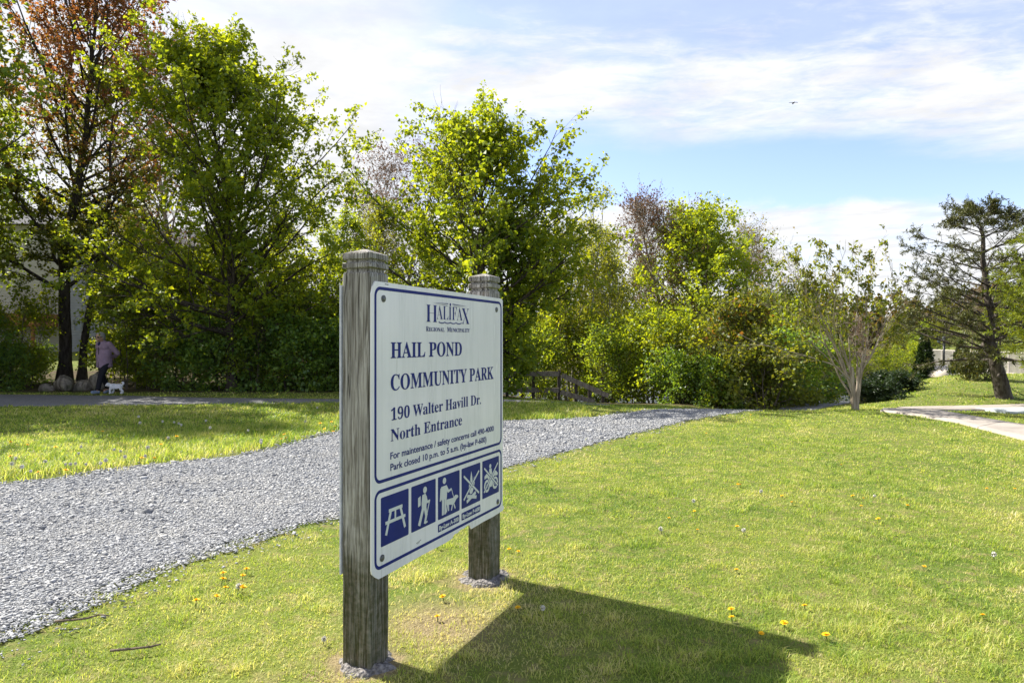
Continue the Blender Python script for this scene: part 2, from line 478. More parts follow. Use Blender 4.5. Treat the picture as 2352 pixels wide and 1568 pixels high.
def mat_panel():
    m, t, out = material('white sign face')
    tcn = t.new('ShaderNodeTexCoord'); p = tcn.outputs['Object']
    n = t.noise(t.scale3(p, (1, 1, 0.08)), 14, 5, 0.65); n2 = t.noise(p, 3, 4)
    c = t.mix(t.ramp(n, 0.35, 0.75), (0.80, 0.79, 0.80), (0.70, 0.695, 0.70))
    c = t.mix(t.ramp(n2, 0.5, 0.75, 0, 0.25), c, (0.46, 0.49, 0.47))
    st = t.noise(t.scale3(p, (1, 1, 0.03)), 45, 3, 0.7)
    c = t.mix(t.ramp(st, 0.58, 0.75, 0, 0.45), c, (0.40, 0.40, 0.37))
    sp_ = t.noise(p, 90, 3, 0.7)
    c = t.mix(t.ramp(sp_, 0.70, 0.78, 0, 0.5), c, (0.30, 0.29, 0.26))
    pr = principled(t, out, c, t.ramp(n, 0.3, 0.7, 0.14, 0.30), 0.5)
    return m

M_post = mat_post(); M_panel = mat_panel()
M_blue = mat_flat('sign blue', (0.012, 0.022, 0.165), 0.45, 0.15, 0.10, 9)
M_white = mat_flat('pictogram white', (0.60, 0.63, 0.63), 0.3, 0.5, 0.03, 9)
M_bolt = mat_flat('dull zinc', (0.14, 0.145, 0.15), 0.5, 0.5, 0.2, 60, metal=0.6)
M_edge = mat_flat('torn sheet edge', (0.60, 0.60, 0.66), 0.6, 0.3, 0.1, 40)

SW, SV = 1.269, 1.203
SZ0 = CAM_H + 0.246 - 0.0         # top edge of the board above the ground
sign = empty('park_sign', (-0.568, 2.756, 0.0), math.atan2(0.914, 0.406))
tag(sign, 'white and blue park entrance sign on two weathered timber posts beside the gravel path', 'sign')

def sgn(uv):                       # board coordinates (0..1 from the left, 0..1 from the top) -> local x, z
    return (uv[0] * SW, SZ0 - uv[1] * SV)

class Flat:
    """outlines in the plane of the board, given a real thickness"""
    def __init__(self): self.bm = bmesh.new()
    def poly(self, pts, y0, y1, mi=0):
        b = self.bm
        f0 = [b.verts.new((p[0], y0, p[1])) for p in pts]; f1 = [b.verts.new((p[0], y1, p[1])) for p in pts]
        n = len(pts); fs = []
        fs.append(b.faces.new(f0)); fs.append(b.faces.new(f1[::-1]))
        for i in range(n): fs.append(b.faces.new((f0[i], f1[i], f1[(i + 1) % n], f0[(i + 1) % n])))
        for f in fs: f.material_index = mi
    def ring(self, outer, inner, y0, y1, mi=0):
        b = self.bm; n = len(outer)
        for i in range(n):
            j = (i + 1) % n
            q = [outer[i], outer[j], inner[j], inner[i]]
            a = [b.verts.new((p[0], y0, p[1])) for p in q]; c = [b.verts.new((p[0], y1, p[1])) for p in q]
            for f in (b.faces.new(a), b.faces.new(c[::-1])): f.material_index = mi
            for k in (0, 2):
                f = b.faces.new((a[k], c[k], c[(k + 1) % 4], a[(k + 1) % 4])); f.material_index = mi
    def build(self, name, mats, parent):
        bmesh.ops.remove_doubles(self.bm, verts=self.bm.verts, dist=1e-6)
        bmesh.ops.recalc_face_normals(self.bm, faces=self.bm.faces)
        me = bpy.data.meshes.new(name); self.bm.to_mesh(me); self.bm.free()
        return link_mesh(name, me, mats, parent)

def rrect(x0, z0, x1, z1, r, seg=8):
    pts = []
    for cx, cz, a0 in ((x1 - r, z1 - r, 0), (x0 + r, z1 - r, 90), (x0 + r, z0 + r, 180), (x1 - r, z0 + r, 270)):
        for k in range(seg + 1):
            a = R(a0 + 90 * k / seg); pts.append((cx + r * math.cos(a), cz + r * math.sin(a)))
    return pts

def stroke(p, q, w):               # a bar from p to q
    dx, dz = q[0] - p[0], q[1] - p[1]; L = math.hypot(dx, dz); nx, nz = -dz / L * w / 2, dx / L * w / 2
    return [(p[0] + nx, p[1] + nz), (p[0] - nx, p[1] - nz), (q[0] - nx, q[1] - nz), (q[0] + nx, q[1] + nz)]

def disc(c, rx, rz=None, n=20):
    rz = rx if rz is None else rz
    return [(c[0] + rx * math.cos(2 * math.pi * k / n), c[1] + rz * math.sin(2 * math.pi * k / n)) for k in range(n)]

# posts ---------------------------------------------------------------
def make_post(seed, x0, hw=0.069):
    rng = np.random.default_rng(seed)
    levels = [(-0.15, hw), (0.0, hw), (0.02, hw)]
    levels += [(z, hw) for z in np.linspace(0.1, 1.60, 16)]
    levels += [(1.617, hw - .001), (1.622, hw - .004), (1.624, hw - .011), (1.638, hw - .012), (1.640, hw - .003), (1.644, hw + .0015), (1.659, hw + .0015), (1.663, hw - .003),
               (1.665, hw - .011), (1.674, hw - .011), (1.676, hw - .002), (1.680, hw + .0005), (1.700, hw), (1.704, hw - .003), (1.714, hw * 0.52), (1.722, 0.012)]
    ch = 0.007; V = []
    for z, h in levels:
        c = min(ch, h * 0.3)
        ring = [(h - c, -h), (h, -h + c), (h, h - c), (h - c, h), (-h + c, h), (-h, h - c), (-h, -h + c), (-h + c, -h)]
        # split each long side so that the faces can waver
        j = rng.normal(0, 0.0010, (8, 2))
        for k, (a, b) in enumerate(ring): V.append((x0 + a + j[k, 0], 0.075 + b + j[k, 1], z + (rng.normal(0, .0012) if 1.6 < z < 1.71 else 0)))
    n = len(levels); Q = []
    for i in range(n - 1):
        for k in range(8):
            Q.append((i * 8 + k, i * 8 + (k + 1) % 8, (i + 1) * 8 + (k + 1) % 8, (i + 1) * 8 + k))
    me = bpy.data.meshes.new('post')
    top = list(range((n - 1) * 8, n * 8)); bot = list(range(8))[::-1]
    me.from_pydata([Vector(v_) for v_ in V], [], [tuple(q) for q in Q] + [tuple(top), tuple(bot)])
    me.update()
    return link_mesh('post', me, M_post, sign)

make_post(1, -0.003 + 0.069)
make_post(2, 1.25 - 0.069)

# board ---------------------------------------------------------------
TB = 0.0055
def board_outline():
    pts = [(0.0, 0.045), (0.006, 0.020), (0.022, 0.0), (0.30, 0.0005), (0.62, 0.0), (0.985, 0.002), (0.999, 0.010), (1.0, 0.50), (0.999, 0.985), (1.012, 0.992), (1.012, 1.004), (0.995, 1.010),
           (0.90, 1.014), (0.80, 1.013), (0.690, 1.016), (0.676, 0.995), (0.655, 0.991), (0.63, 0.997), (0.60, 0.994), (0.575, 1.001), (0.545, 1.000), (0.53, 1.012), (0.47, 1.015), (0.30, 1.013), (0.12, 1.015), (0.040, 1.015), (0.022, 1.004), (0.004, 0.988), (0.0, 0.975), (0.0, 0.5)]
    return [sgn(p) for p in pts]
fb = Flat(); fb.poly(board_outline(), 0.0, TB)
panel = fb.build('sign_panel', M_panel, sign)
fb = Flat(); fb.poly([sgn(p) for p in [(-0.008, 0.012), (1.0, 0.012), (1.0, 1.0), (-0.008, 1.0)]], 0.1445, 0.1505)
fb.build('back_panel', M_edge, sign)

# border lines
fb = Flat()
def frame(u0, v0, u1, v1, lw, rad):
    x0, z1 = sgn((u0, v0)); x1, z0 = sgn((u1, v1))
    fb.ring(rrect(x0, z0, x1, z1, rad), rrect(x0 + lw, z0 + lw, x1 - lw, z1 - lw, max(rad - lw, 0.004)), -0.0009, 0.0002)
frame(0.0165, 0.017, 0.986, 0.690, 0.0135, 0.040)
frame(0.0165, 0.712, 0.986, 0.984, 0.0135, 0.040)
fb.build('border', M_blue, panel)

# lettering
def bold(s):
    r = ''
    for ch in s:
        if 'A' <= ch <= 'Z': r += chr(0x1D400 + ord(ch) - 65)
        elif 'a' <= ch <= 'z': r += chr(0x1D41A + ord(ch) - 97)
        elif '0' <= ch <= '9': r += chr(0x1D7CE + ord(ch) - 48)
        else: r += ch
    return r

def text_mesh(s, offset=0.0, spacing=1.0):
    c = bpy.data.curves.new('lettering', 'FONT'); c.body = s; c.size = 1.0; c.offset = offset
    c.space_character = spacing; c.resolution_u = 4
    o = bpy.data.objects.new('lettering', c); COL.objects.link(o)
    bpy.context.view_layer.update()
    me = bpy.data.meshes.new_from_object(o.evaluated_get(bpy.context.evaluated_depsgraph_get()))
    bpy.data.objects.remove(o); bpy.data.curves.remove(c)
    n = len(me.vertices); co = np.zeros(n * 3, np.float32); me.vertices.foreach_get('co', co)
    faces = [tuple(p_.vertices) for p_ in me.polygons]
    bpy.data.meshes.remove(me)
    return co.reshape(-1, 3), faces

class Lettering:
    def __init__(self): self.V = []; self.Fc = []; self.n = 0
    def add(self, s, u0, u1, v_cap, v_base, ref, offset=0.0, mi=0, y=-0.0010):
        V, fc = text_mesh(s, offset); Vr, _ = text_mesh(ref, offset)
        cap = Vr[:, 1].max() - max(Vr[:, 1].min(), -1e-6)
        x0 = V[:, 0].min(); x1 = V[:, 0].max()
        X0, Zb = sgn((u0, v_base)); X1, Zt = sgn((u1, v_cap))
        nx = X0 + (V[:, 0] - x0) / (x1 - x0) * (X1 - X0); nz = Zb + V[:, 1] * (Zt - Zb) / cap
        self.V.append(np.c_[nx, np.full(len(nx), y), nz])
        self.Fc += [(tuple(i + self.n for i in f)) for f in fc]; self.n += len(V)
    def build(self, name, mat, parent):
        me = bpy.data.meshes.new(name)
        me.from_pydata([tuple(p_) for p_ in np.concatenate(self.V)], [], self.Fc); me.update()
        o = link_mesh(name, me, mat, parent)
        sm = o.modifiers.new('thickness', 'SOLIDIFY'); sm.thickness = 0.0006; sm.offset = 0
        return o

lt = Lettering(); lt.add(bold('HAIL POND'), 0.108, 0.608, 0.2075, 0.263, bold('H'), 0.004); lt.build('lettering', M_blue, panel)
lt = Lettering(); lt.add(bold('COMMUNITY PARK'), 0.108, 0.902, 0.3215, 0.377, bold('H'), 0.004); lt.build('lettering', M_blue, panel)
lt = Lettering(); lt.add(bold('190 Walter Havill Dr.'), 0.110, 0.778, 0.4395, 0.482, bold('W'), 0.0); lt.build('lettering', M_blue, panel)
lt = Lettering(); lt.add(bold('North Entrance'), 0.108, 0.609, 0.513, 0.555, bold('N'), 0.0); lt.build('lettering', M_blue, panel)
lt = Lettering(); lt.add('For maintenance / safety concerns call 490-4000', 0.106, 0.904, 0.5935, 0.6175, 'F', 0.012); lt.build('lettering', M_blue, panel)
lt = Lettering(); lt.add('Park closed 10 p.m. to 5 a.m. (by-law P-600)', 0.106, 0.830, 0.6335, 0.6575, 'P', 0.012); lt.build('lettering', M_blue, panel)
# emblem with the town's name
em = Lettering()
em.add(bold('H'), 0.333, 0.415, 0.0635, 0.1300, bold('H'), -0.016)
em.add(bold('ALIFA'), 0.410, 0.612, 0.0640, 0.1170, bold('I'), -0.016)
em.add(bold('X'), 0.606, 0.674, 0.0650, 0.1310, bold('X'), -0.016)
em.add(bold('R'), 0.334, 0.352, 0.1465, 0.1655, bold('R'), -0.004)
em.add(bold('EGIONAL'), 0.353, 0.468, 0.1500, 0.1655, bold('E'), -0.004)
em.add(bold('M'), 0.489, 0.517, 0.1465, 0.1655, bold('M'), -0.004)
em.add(bold('UNICIPALITY'), 0.518, 0.675, 0.1500, 0.1655, bold('U'), -0.004)
em.build('emblem', M_blue, panel)
fb = Flat()
def S2(*a): return [sgn(p) for p in a]
fb.poly(S2((0.383, 0.0535), (0.496, 0.0500), (0.496, 0.0535)), -0.0012, 0.0001)
fb.poly(S2((0.400, 0.0560), (0.496, 0.0595), (0.488, 0.0610)), -0.0012, 0.0001)
fb.poly(S2((0.532, 0.0500), (0.648, 0.0545), (0.532, 0.0540)), -0.0012, 0.0001)
fb.poly(S2((0.536, 0.0600), (0.634, 0.0565), (0.540, 0.0615)), -0.0012, 0.0001)
fb.poly(disc(sgn((0.514, 0.0545)), 0.007, 0.0075), -0.0012, 0.0001)
wv = []
for k in range(33):
    a = k / 32; wv.append((0.425 + 0.180 * a, 0.1255 + 0.0040 * abs(math.sin(a * math.pi * 4)) * 1.0))
fb.poly([sgn(p) for p in wv] + [sgn((p[0], p[1] + 0.0040)) for p in wv[::-1]], -0.0012, 0.0001)
fb.build('emblem_drawing', M_blue, panel)

# pictograms: white figures on blue squares ---------------------------
ICON_V = (0.741, 0.910)
ICON_U = [(0.052, 0.217), (0.235, 0.402), (0.4195, 0.589), (0.606, 0.772), (0.792, 0.957)]
def pictogram(i, shapes, outline=()):
    u0, u1 = ICON_U[i]; x0, z1 = sgn((u0, ICON_V[0])); x1, z0 = sgn((u1, ICON_V[1]))
    f_ = Flat()
    f_.poly(rrect(x0, z0, x1, z1, 0.006), -0.0010, 0.0003, 0)
    T = lambda p: (x0 + p[0] * (x1 - x0), z1 - p[1] * (z1 - z0))
    for k, s in enumerate(shapes):
        mi = 1; lay = -0.0016 - 0.00004 * k
        if s[0] == 'b': mi = 0; s = s[1:]
        if s[0] == 'p': pts = [T(p) for p in s[1]]
        elif s[0] == 's': pts = [T(p) for p in stroke(s[1], s[2], s[3])]
        else: pts = [T(p) for p in disc(s[1], s[2], s[3] if len(s) > 3 else None)]
        f_.poly(pts, lay, -0.0008, mi)
    f_.build('pictogram', [M_blue, M_white], panel)

pictogram(0, [('p', [(0.27, 0.29), (0.76, 0.29), (0.76, 0.36), (0.27, 0.36)]), ('s', (0.34, 0.34), (0.17, 0.80), 0.07), ('s', (0.69, 0.34), (0.86, 0.80), 0.07),
              ('p', [(0.15, 0.52), (0.87, 0.52), (0.87, 0.585), (0.15, 0.585)]), ('s', (0.50, 0.35), (0.50, 0.53), 0.05)])
pictogram(1, [('d', (0.54, 0.17), 0.075), ('p', [(0.43, 0.27), (0.56, 0.25), (0.62, 0.38), (0.60, 0.55), (0.58, 0.60), (0.42, 0.60), (0.40, 0.45)]), ('p', [(0.26, 0.30), (0.36, 0.27), (0.36, 0.48), (0.26, 0.50)]),
              ('s', (0.57, 0.32), (0.62, 0.47), 0.07), ('s', (0.60, 0.46), (0.73, 0.46), 0.055), ('s', (0.74, 0.43), (0.60, 0.78), 0.03),
              ('s', (0.46, 0.57), (0.30, 0.92), 0.095), ('s', (0.54, 0.57), (0.60, 0.76), 0.10), ('s', (0.60, 0.74), (0.53, 0.93), 0.075), ('s', (0.56, 0.915), (0.64, 0.905), 0.04)])
pictogram(2, [('d', (0.28, 0.13), 0.075), ('p', [(0.14, 0.25), (0.38, 0.25), (0.41, 0.30), (0.38, 0.58), (0.14, 0.56), (0.12, 0.30)]), ('s', (0.13, 0.28), (0.10, 0.58), 0.06), ('s', (0.37, 0.30), (0.46, 0.42), 0.07),
              ('s', (0.44, 0.42), (0.60, 0.39), 0.055), ('s', (0.60, 0.38), (0.72, 0.64), 0.02), ('p', [(0.17, 0.54), (0.27, 0.54), (0.25, 0.93), (0.17, 0.93)]), ('p', [(0.285, 0.56), (0.37, 0.56), (0.35, 0.93), (0.275, 0.93)]),
              ('p', [(0.38, 0.60), (0.68, 0.62), (0.80, 0.57), (0.90, 0.60), (0.93, 0.65), (0.82, 0.69), (0.74, 0.76), (0.66, 0.78), (0.46, 0.74), (0.40, 0.78), (0.37, 0.70)]), ('s', (0.42, 0.73), (0.37, 0.90), 0.04), ('s', (0.46, 0.73), (0.47, 0.89), 0.04),
              ('s', (0.66, 0.75), (0.60, 0.91), 0.04), ('s', (0.70, 0.75), (0.78, 0.90), 0.04)])
pictogram(3, [('p', [(0.50, 0.14), (0.55, 0.30), (0.57, 0.44), (0.66, 0.30), (0.68, 0.46), (0.62, 0.62), (0.54, 0.72), (0.44, 0.72), (0.37, 0.60), (0.38, 0.44), (0.45, 0.52), (0.45, 0.32)]),
              ('s', (0.28, 0.74), (0.78, 0.86), 0.085), ('s', (0.26, 0.88), (0.74, 0.73), 0.085),
              ('b', 's', (0.10, 0.20), (0.92, 0.78), 0.085), ('s', (0.10, 0.20), (0.92, 0.78), 0.055), ('b', 's', (0.92, 0.20), (0.10, 0.80), 0.085), ('s', (0.92, 0.20), (0.10, 0.80), 0.055)])
pictogram(4, [('d', (0.46, 0.20), 0.06), ('p', [(0.40, 0.27), (0.54, 0.27), (0.58, 0.46), (0.40, 0.48)]), ('p', [(0.12, 0.42), (0.26, 0.36), (0.40, 0.44), (0.62, 0.44), (0.78, 0.36), (0.92, 0.46), (0.90, 0.52), (0.70, 0.50), (0.60, 0.60), (0.56, 0.76), (0.44, 0.76), (0.40, 0.58), (0.28, 0.48), (0.12, 0.50)]),
              ('d', (0.26, 0.70), 0.17, 0.17), ('b', 'd', (0.26, 0.70), 0.10, 0.10), ('d', (0.26, 0.70), 0.055), ('d', (0.76, 0.70), 0.17, 0.17), ('b', 'd', (0.76, 0.70), 0.10, 0.10), ('d', (0.76, 0.70), 0.055),
              ('b', 's', (0.10, 0.20), (0.92, 0.80), 0.085), ('s', (0.10, 0.20), (0.92, 0.80), 0.05), ('b', 's', (0.92, 0.18), (0.08, 0.84), 0.085), ('s', (0.92, 0.18), (0.08, 0.84), 0.05)])

# by-law plates
def plate(u0, u1, text):
    f_ = Flat(); x0, z1 = sgn((u0, 0.9275)); x1, z0 = sgn((u1, 0.9585))
    f_.poly(rrect(x0, z0, x1, z1, 0.005), -0.0010, 0.0003, 0)
    o = f_.build('bylaw_plate', M_blue, panel)
    l_ = Lettering(); l_.add(text, u0 + 0.007, u1 - 0.007, 0.9345, 0.9510, 'B', 0.030, y=-0.0017)
    l_.build('bylaw_lettering', M_white, panel)
plate(0.4195, 0.586, 'By-Law A-300'); plate(0.606, 0.772, 'By-Law P-600')

for uv_ in ((0.066, 0.057), (0.932, 0.056), (0.058, 0.948), (0.945, 0.955)):
    x_, z_ = sgn(uv_); mb = MB()
    mb.tube((x_, 0.0005, z_), (x_, -0.0035, z_), 0.0145, 0.0145, 20)
    mb.ball((x_, -0.003, z_), (0.0105, 0.005, 0.0105), 14)
    mb.build('bolt', M_bolt, sign, smooth=False)
# scuffs on the lower margin of the board
for (a, b, w_) in (((0.268, 0.958), (0.300, 0.953), 0.0022), ((0.272, 0.9615), (0.29, 0.959), 0.0015), ((0.075, 0.006), (0.095, 0.007), 0.003)):
    fb = Flat(); fb.poly([sgn(p) for p in stroke(a, b, w_)], -0.0003, 0.0003); fb.build('scuff', M_bolt, panel)

# concrete collars round the post feet
def mat_rough():
    m, t, out = material('rough footing concrete')
    geo = t.new('ShaderNodeNewGeometry'); p = geo.outputs['Position']
    n = t.noise(p, 55, 5, 0.7); v_ = t.vor(p, 60)
    c = t.mix(t.ramp(n, 0.35, 0.65), (0.13, 0.12, 0.11), (0.32, 0.30, 0.285))
    principled(t, out, c, 0.9, 0.2, t.bump(t.math('SUBTRACT', n, v_), 0.9, 0.02))
    return m
M_rough = mat_rough()
def footing(lx, rad, seed, label):
    rng = np.random.default_rng(seed)
    na, nr = 40, 9; V = []; Q = []
    M = Matrix.Rotation(sign.rotation_euler[2], 3, 'Z'); c = M @ Vector((lx, 0.07, 0)) + sign.location
    for j in range(nr + 1):
        for k in range(na):
            a = 2 * math.pi * k / na; r = rad * (j / nr) * (1 + 0.55 * (fbm(math.cos(a) * 2 + 9, math.sin(a) * 2 + seed, 0.9, 2) - 0.5) * 2)
            z = 0.026 * (1 - (j / nr) ** 2.5) + 0.034 * (float(vnoise(r * math.cos(a), r * math.sin(a), 0.035, seed)) - 0.5) - (0.02 if j == nr else 0)
            V.append((r * math.cos(a), r * math.sin(a), z))
    for j in range(nr):
        for k in range(na):
            Q.append((j * na + k, (j + 1) * na + k, (j + 1) * na + (k + 1) % na, j * na + (k + 1) % na))
    o = link_mesh('concrete_footing', np_mesh('concrete_footing', V, Q), M_rough, loc=(c.x, c.y, 0.0))
    tag(o, label, 'footing')
    return c
FOOT = [footing(0.066, 0.135, 4, 'crumbling pale concrete footing around the near sign post'), footing(1.18, 0.15, 7, 'crumbling pale concrete footing around the far sign post')]
#@@NATURE
# ================================================================== FOLIAGE MATERIALS
def mat_leaf(name, cols, trans=0.45, tcol=None, gloss=0.35, low=None, zband=(5, 8)):
    """leaf: diffuse and translucent, each leaf its own tint (cols = list of colours)"""
    m, t, out = material(name)
    geo = t.new('ShaderNodeNewGeometry')
    ri = geo.outputs['Random Per Island']
    cr = t.new('ShaderNodeValToRGB'); t.l.new(ri, cr.inputs[0])
    cr.color_ramp.interpolation = 'LINEAR'
    el = cr.color_ramp.elements
    while len(el) < len(cols): el.new(0.5)
    for i, c in enumerate(cols):
        el[i].position = i / max(1, len(cols) - 1); el[i].color = (*c, 1)
    col = cr.outputs[0]
    if low:                        # leaves low on the tree have another colour than the young ones at the top
        c2 = t.new('ShaderNodeValToRGB'); t.l.new(ri, c2.inputs[0]); e2 = c2.color_ramp.elements
        e2[0].color = (*low[0], 1); e2[1].color = (*low[1], 1)
        tcn = t.new('ShaderNodeTexCoord'); sp_ = t.new('ShaderNodeSeparateXYZ'); t.l.new(tcn.outputs['Object'], sp_.inputs[0])
        zz_ = t.math('ADD', sp_.outputs[2], t.math('MULTIPLY', t.math('SUBTRACT', ri, .5), 3.0))
        zz_ = t.math('ADD', zz_, t.math('MULTIPLY', sp_.outputs[0], .45))
        col = t.mix(t.ramp(zz_, *zband), c2.outputs[0], col)
    d = t.new('ShaderNodeBsdfPrincipled'); t.put(d.inputs['Base Color'], col)
    d.inputs['Roughness'].default_value = 0.5; d.inputs['Specular IOR Level'].default_value = gloss
    tr = t.new('ShaderNodeBsdfTranslucent')
    tc_ = t.mix(1.0, col, tcol or (3.0, 2.35, 0.62), 'MULTIPLY'); t.put(tr.inputs[0], tc_)
    mx = t.new('ShaderNodeMixShader'); mx.inputs[0].default_value = trans
    t.l.new(d.outputs[0], mx.inputs[1]); t.l.new(tr.outputs[0], mx.inputs[2]); t.l.new(mx.outputs[0], out.inputs[0])
    return m

def mat_bark(name, a, b, scale=14, moss=None):
    m, t, out = material(name)
    tcn = t.new('ShaderNodeTexCoord'); p = tcn.outputs['Object']
    n = t.noise(t.scale3(p, (1, 1, 0.25)), scale, 5, 0.65); n2 = t.noise(p, 3, 3)
    c = t.mix(t.ramp(n, 0.35, 0.65), a, b)
    if moss: c = t.mix(t.ramp(n2, 0.5, 0.7, 0, 0.6), c, moss)
    principled(t, out, c, 0.9, 0.15, t.bump(n, 0.7, 0.02))
    return m

L_maple = mat_leaf('maple leaves', [(0.087, 0.145, 0.016), (0.128, 0.193, 0.019), (0.196, 0.255, 0.022), (0.102, 0.159, 0.019)], 0.55)
L_maple2 = mat_leaf('deep green leaves', [(0.093, 0.160, 0.026), (0.137, 0.214, 0.029), (0.199, 0.269, 0.035)], 0.5)
L_red = mat_leaf('young red leaves', [(0.170, 0.065, 0.034), (0.210, 0.095, 0.042), (0.150, 0.110, 0.022), (0.180, 0.070, 0.042)], 0.45, (2.3, 1.9, 1.0), low=[(0.060, 0.085, 0.012), (0.120, 0.140, 0.016)], zband=(5.5, 8.5))
L_olive = mat_leaf('olive leaves', [(0.110, 0.155, 0.024), (0.150, 0.190, 0.028), (0.135, 0.160, 0.030), (0.095, 0.140, 0.022)], 0.45)
L_lime = mat_leaf('lime leaves', [(0.136, 0.207, 0.019), (0.196, 0.262, 0.022), (0.113, 0.179, 0.019)], 0.5)
L_birch = mat_leaf('birch leaves', [(0.143, 0.186, 0.022), (0.196, 0.235, 0.029), (0.106, 0.152, 0.022)], 0.48)
L_rusty = mat_leaf('rusty young leaves', [(0.085, 0.110, 0.016), (0.120, 0.130, 0.020), (0.100, 0.120, 0.018), (0.130, 0.125, 0.022), (0.175, 0.115, 0.032)], 0.45, (3.0, 2.4, 0.65))
L_sap = mat_leaf('olive leaves with a few orange shoots', [(0.085, 0.115, 0.016), (0.120, 0.145, 0.020), (0.090, 0.120, 0.018), (0.110, 0.135, 0.020), (0.075, 0.105, 0.016), (0.125, 0.140, 0.022), (0.095, 0.120, 0.018), (0.240, 0.105, 0.040)], 0.45, (2.6, 2.2, 0.65))
L_bud = mat_leaf('reddish buds', [(0.150, 0.080, 0.045), (0.200, 0.105, 0.060), (0.160, 0.120, 0.055)], 0.25, (1.3, 1.1, 0.8))
L_dark = mat_leaf('dark shrub leaves', [(0.057, 0.125, 0.025), (0.107, 0.202, 0.031), (0.183, 0.281, 0.037)], 0.45, gloss=.7)
L_needle = mat_leaf('spruce needles', [(0.060, 0.078, 0.016), (0.090, 0.105, 0.020), (0.120, 0.110, 0.025), (0.050, 0.070, 0.016)], 0.18, (1.2, 1.2, 0.7))
L_fneedle = mat_leaf('fresh conifer needles', [(0.110, 0.160, 0.014), (0.150, 0.200, 0.018), (0.085, 0.130, 0.014)], 0.35)
L_hedge = mat_leaf('dark hedge leaves', [(0.014, 0.028, 0.008), (0.022, 0.042, 0.010), (0.034, 0.056, 0.012)], 0.25, (2.0, 2.0, .8))
L_rhodo = mat_leaf('rhododendron leaves', [(0.060, 0.085, 0.020), (0.095, 0.115, 0.028), (0.120, 0.120, 0.035)], 0.25, gloss=0.5)
B_dark = mat_bark('dark bark', (0.030, 0.024, 0.019), (0.075, 0.062, 0.050))
B_mid = mat_bark('grey brown bark', (0.075, 0.062, 0.048), (0.165, 0.140, 0.112))
B_pale = mat_bark('pale smooth bark', (0.180, 0.150, 0.115), (0.320, 0.280, 0.225), 10)
B_birch = mat_bark('pale birch bark', (0.220, 0.200, 0.170), (0.420, 0.390, 0.340), 9)
B_spruce = mat_bark('spruce bark', (0.045, 0.036, 0.030), (0.130, 0.112, 0.095), 18)

# ================================================================== TREE BUILDER
def unit(a):
    return a / np.maximum(np.linalg.norm(a, axis=-1, keepdims=True), 1e-9)

def grow(rng, start, d, length, n, jit, up):
    """many limbs at once: (m,3) starts, directions and (m,) lengths -> (m,n,3)"""
    m = len(start); pts = np.zeros((m, n, 3)); pts[:, 0] = start; pos = start.copy(); d = unit(d.copy())
    step = (length / (n - 1))[:, None]
    upv = np.zeros((m, 3)); upv[:, 2] = 1
    for k in range(1, n):
        d = unit(d + rng.normal(0, jit, (m, 3)) + upv * up)
        pos = pos + d * step; pts[:, k] = pos
    return pts

def tubes(pts, r0, r1, sides):
    m, n, _ = pts.shape
    tan = np.gradient(pts, axis=1); tan = unit(tan)
    ref = np.where(np.abs(tan[:, :1, 2:3]) > 0.8, np.array([1.0, 0, 0]), np.array([0, 0, 1.0]))
    ref = np.broadcast_to(ref, tan.shape)
    a = unit(np.cross(tan, ref)); b = np.cross(tan, a)
    rr = r0[:, None] * (1 - np.linspace(0, 1, n)[None]) + r1[:, None] * np.linspace(0, 1, n)[None]
    ang = np.arange(sides) / sides * 2 * np.pi
    V = pts[:, :, None] + rr[:, :, None, None] * (a[:, :, None] * np.cos(ang)[None, None, :, None] + b[:, :, None] * np.sin(ang)[None, None, :, None])
    base = (np.arange(m) * n * sides)[:, None, None]
    i = np.arange(n - 1)[None, :, None] * sides; k = np.arange(sides)[None, None, :]; k2 = (k + 1) % sides
    Q = np.stack([base + i + k, base + i + k2, base + i + sides + k2, base + i + sides + k], -1).reshape(-1, 4)
    return V.reshape(-1, 3), Q

class Wood:
    def __init__(self): self.V = []; self.Q = []; self.n = 0
    def add(self, pts, r0, r1, sides):
        V, Q = tubes(pts, np.asarray(r0, float), np.asarray(r1, float), sides)
        self.V.append(V); self.Q.append(Q + self.n); self.n += len(V)
    def mesh(self, name):
        return np_mesh(name, np.concatenate(self.V), np.concatenate(self.Q), smooth=True)

def along(rng, pts, per, lo, hi):
    """points spread along each limb: returns parent index, position, tangent, parameter"""
    m, n, _ = pts.shape
    idx = np.repeat(np.arange(m), per)
    s = (np.tile(np.arange(per), m) + rng.random(m * per)) / per
    s = lo + (hi - lo) * s
    f = s * (n - 1); i = np.minimum(f.astype(int), n - 2); fr = (f - i)[:, None]
    p = pts[idx, i] * (1 - fr) + pts[idx, i + 1] * fr
    t = unit(pts[idx, i + 1] - pts[idx, i])
    return idx, p, t, s

def deviate(rng, t, lo, hi, flat=0.0):
    a = rng.normal(size=t.shape); a = a - (a * t).sum(-1, keepdims=True) * t
    if flat: a[:, 2] *= (1 - flat)
    a = unit(a); ang = rng.uniform(lo, hi, len(t))[:, None]
    return unit(t * np.cos(ang) + a * np.sin(ang))

def leaf_quads(rng, P, size, aspect=0.75, droop=0.3, out=None, var=0.35, fold=0.18, face=0.9):
    """each leaf a folded four-sided blade with its own tilt"""
    n = len(P)
    d = rng.normal(size=(n, 3)); d[:, 2] -= droop
    if out is not None: d = d + out * 0.9
    d = unit(d)
    nn = rng.normal(size=(n, 3)) * 0.8; nn[:, 2] += face; nn = unit(nn)
    s = np.cross(d, nn); s = unit(s); nn = np.cross(s, d)
    L = size * rng.uniform(1 - var, 1 + var, n)[:, None]; W = L * aspect * 0.5
    mid = P + d * L * 0.45
    v0 = P; v1 = mid + s * W + nn * L * fold; v2 = P + d * L; v3 = mid - s * W + nn * L * fold
    V = np.stack([v0, v1, v2, v3], 1).reshape(-1, 3)
    Q = np.arange(n * 4).reshape(n, 4)
    return V, Q

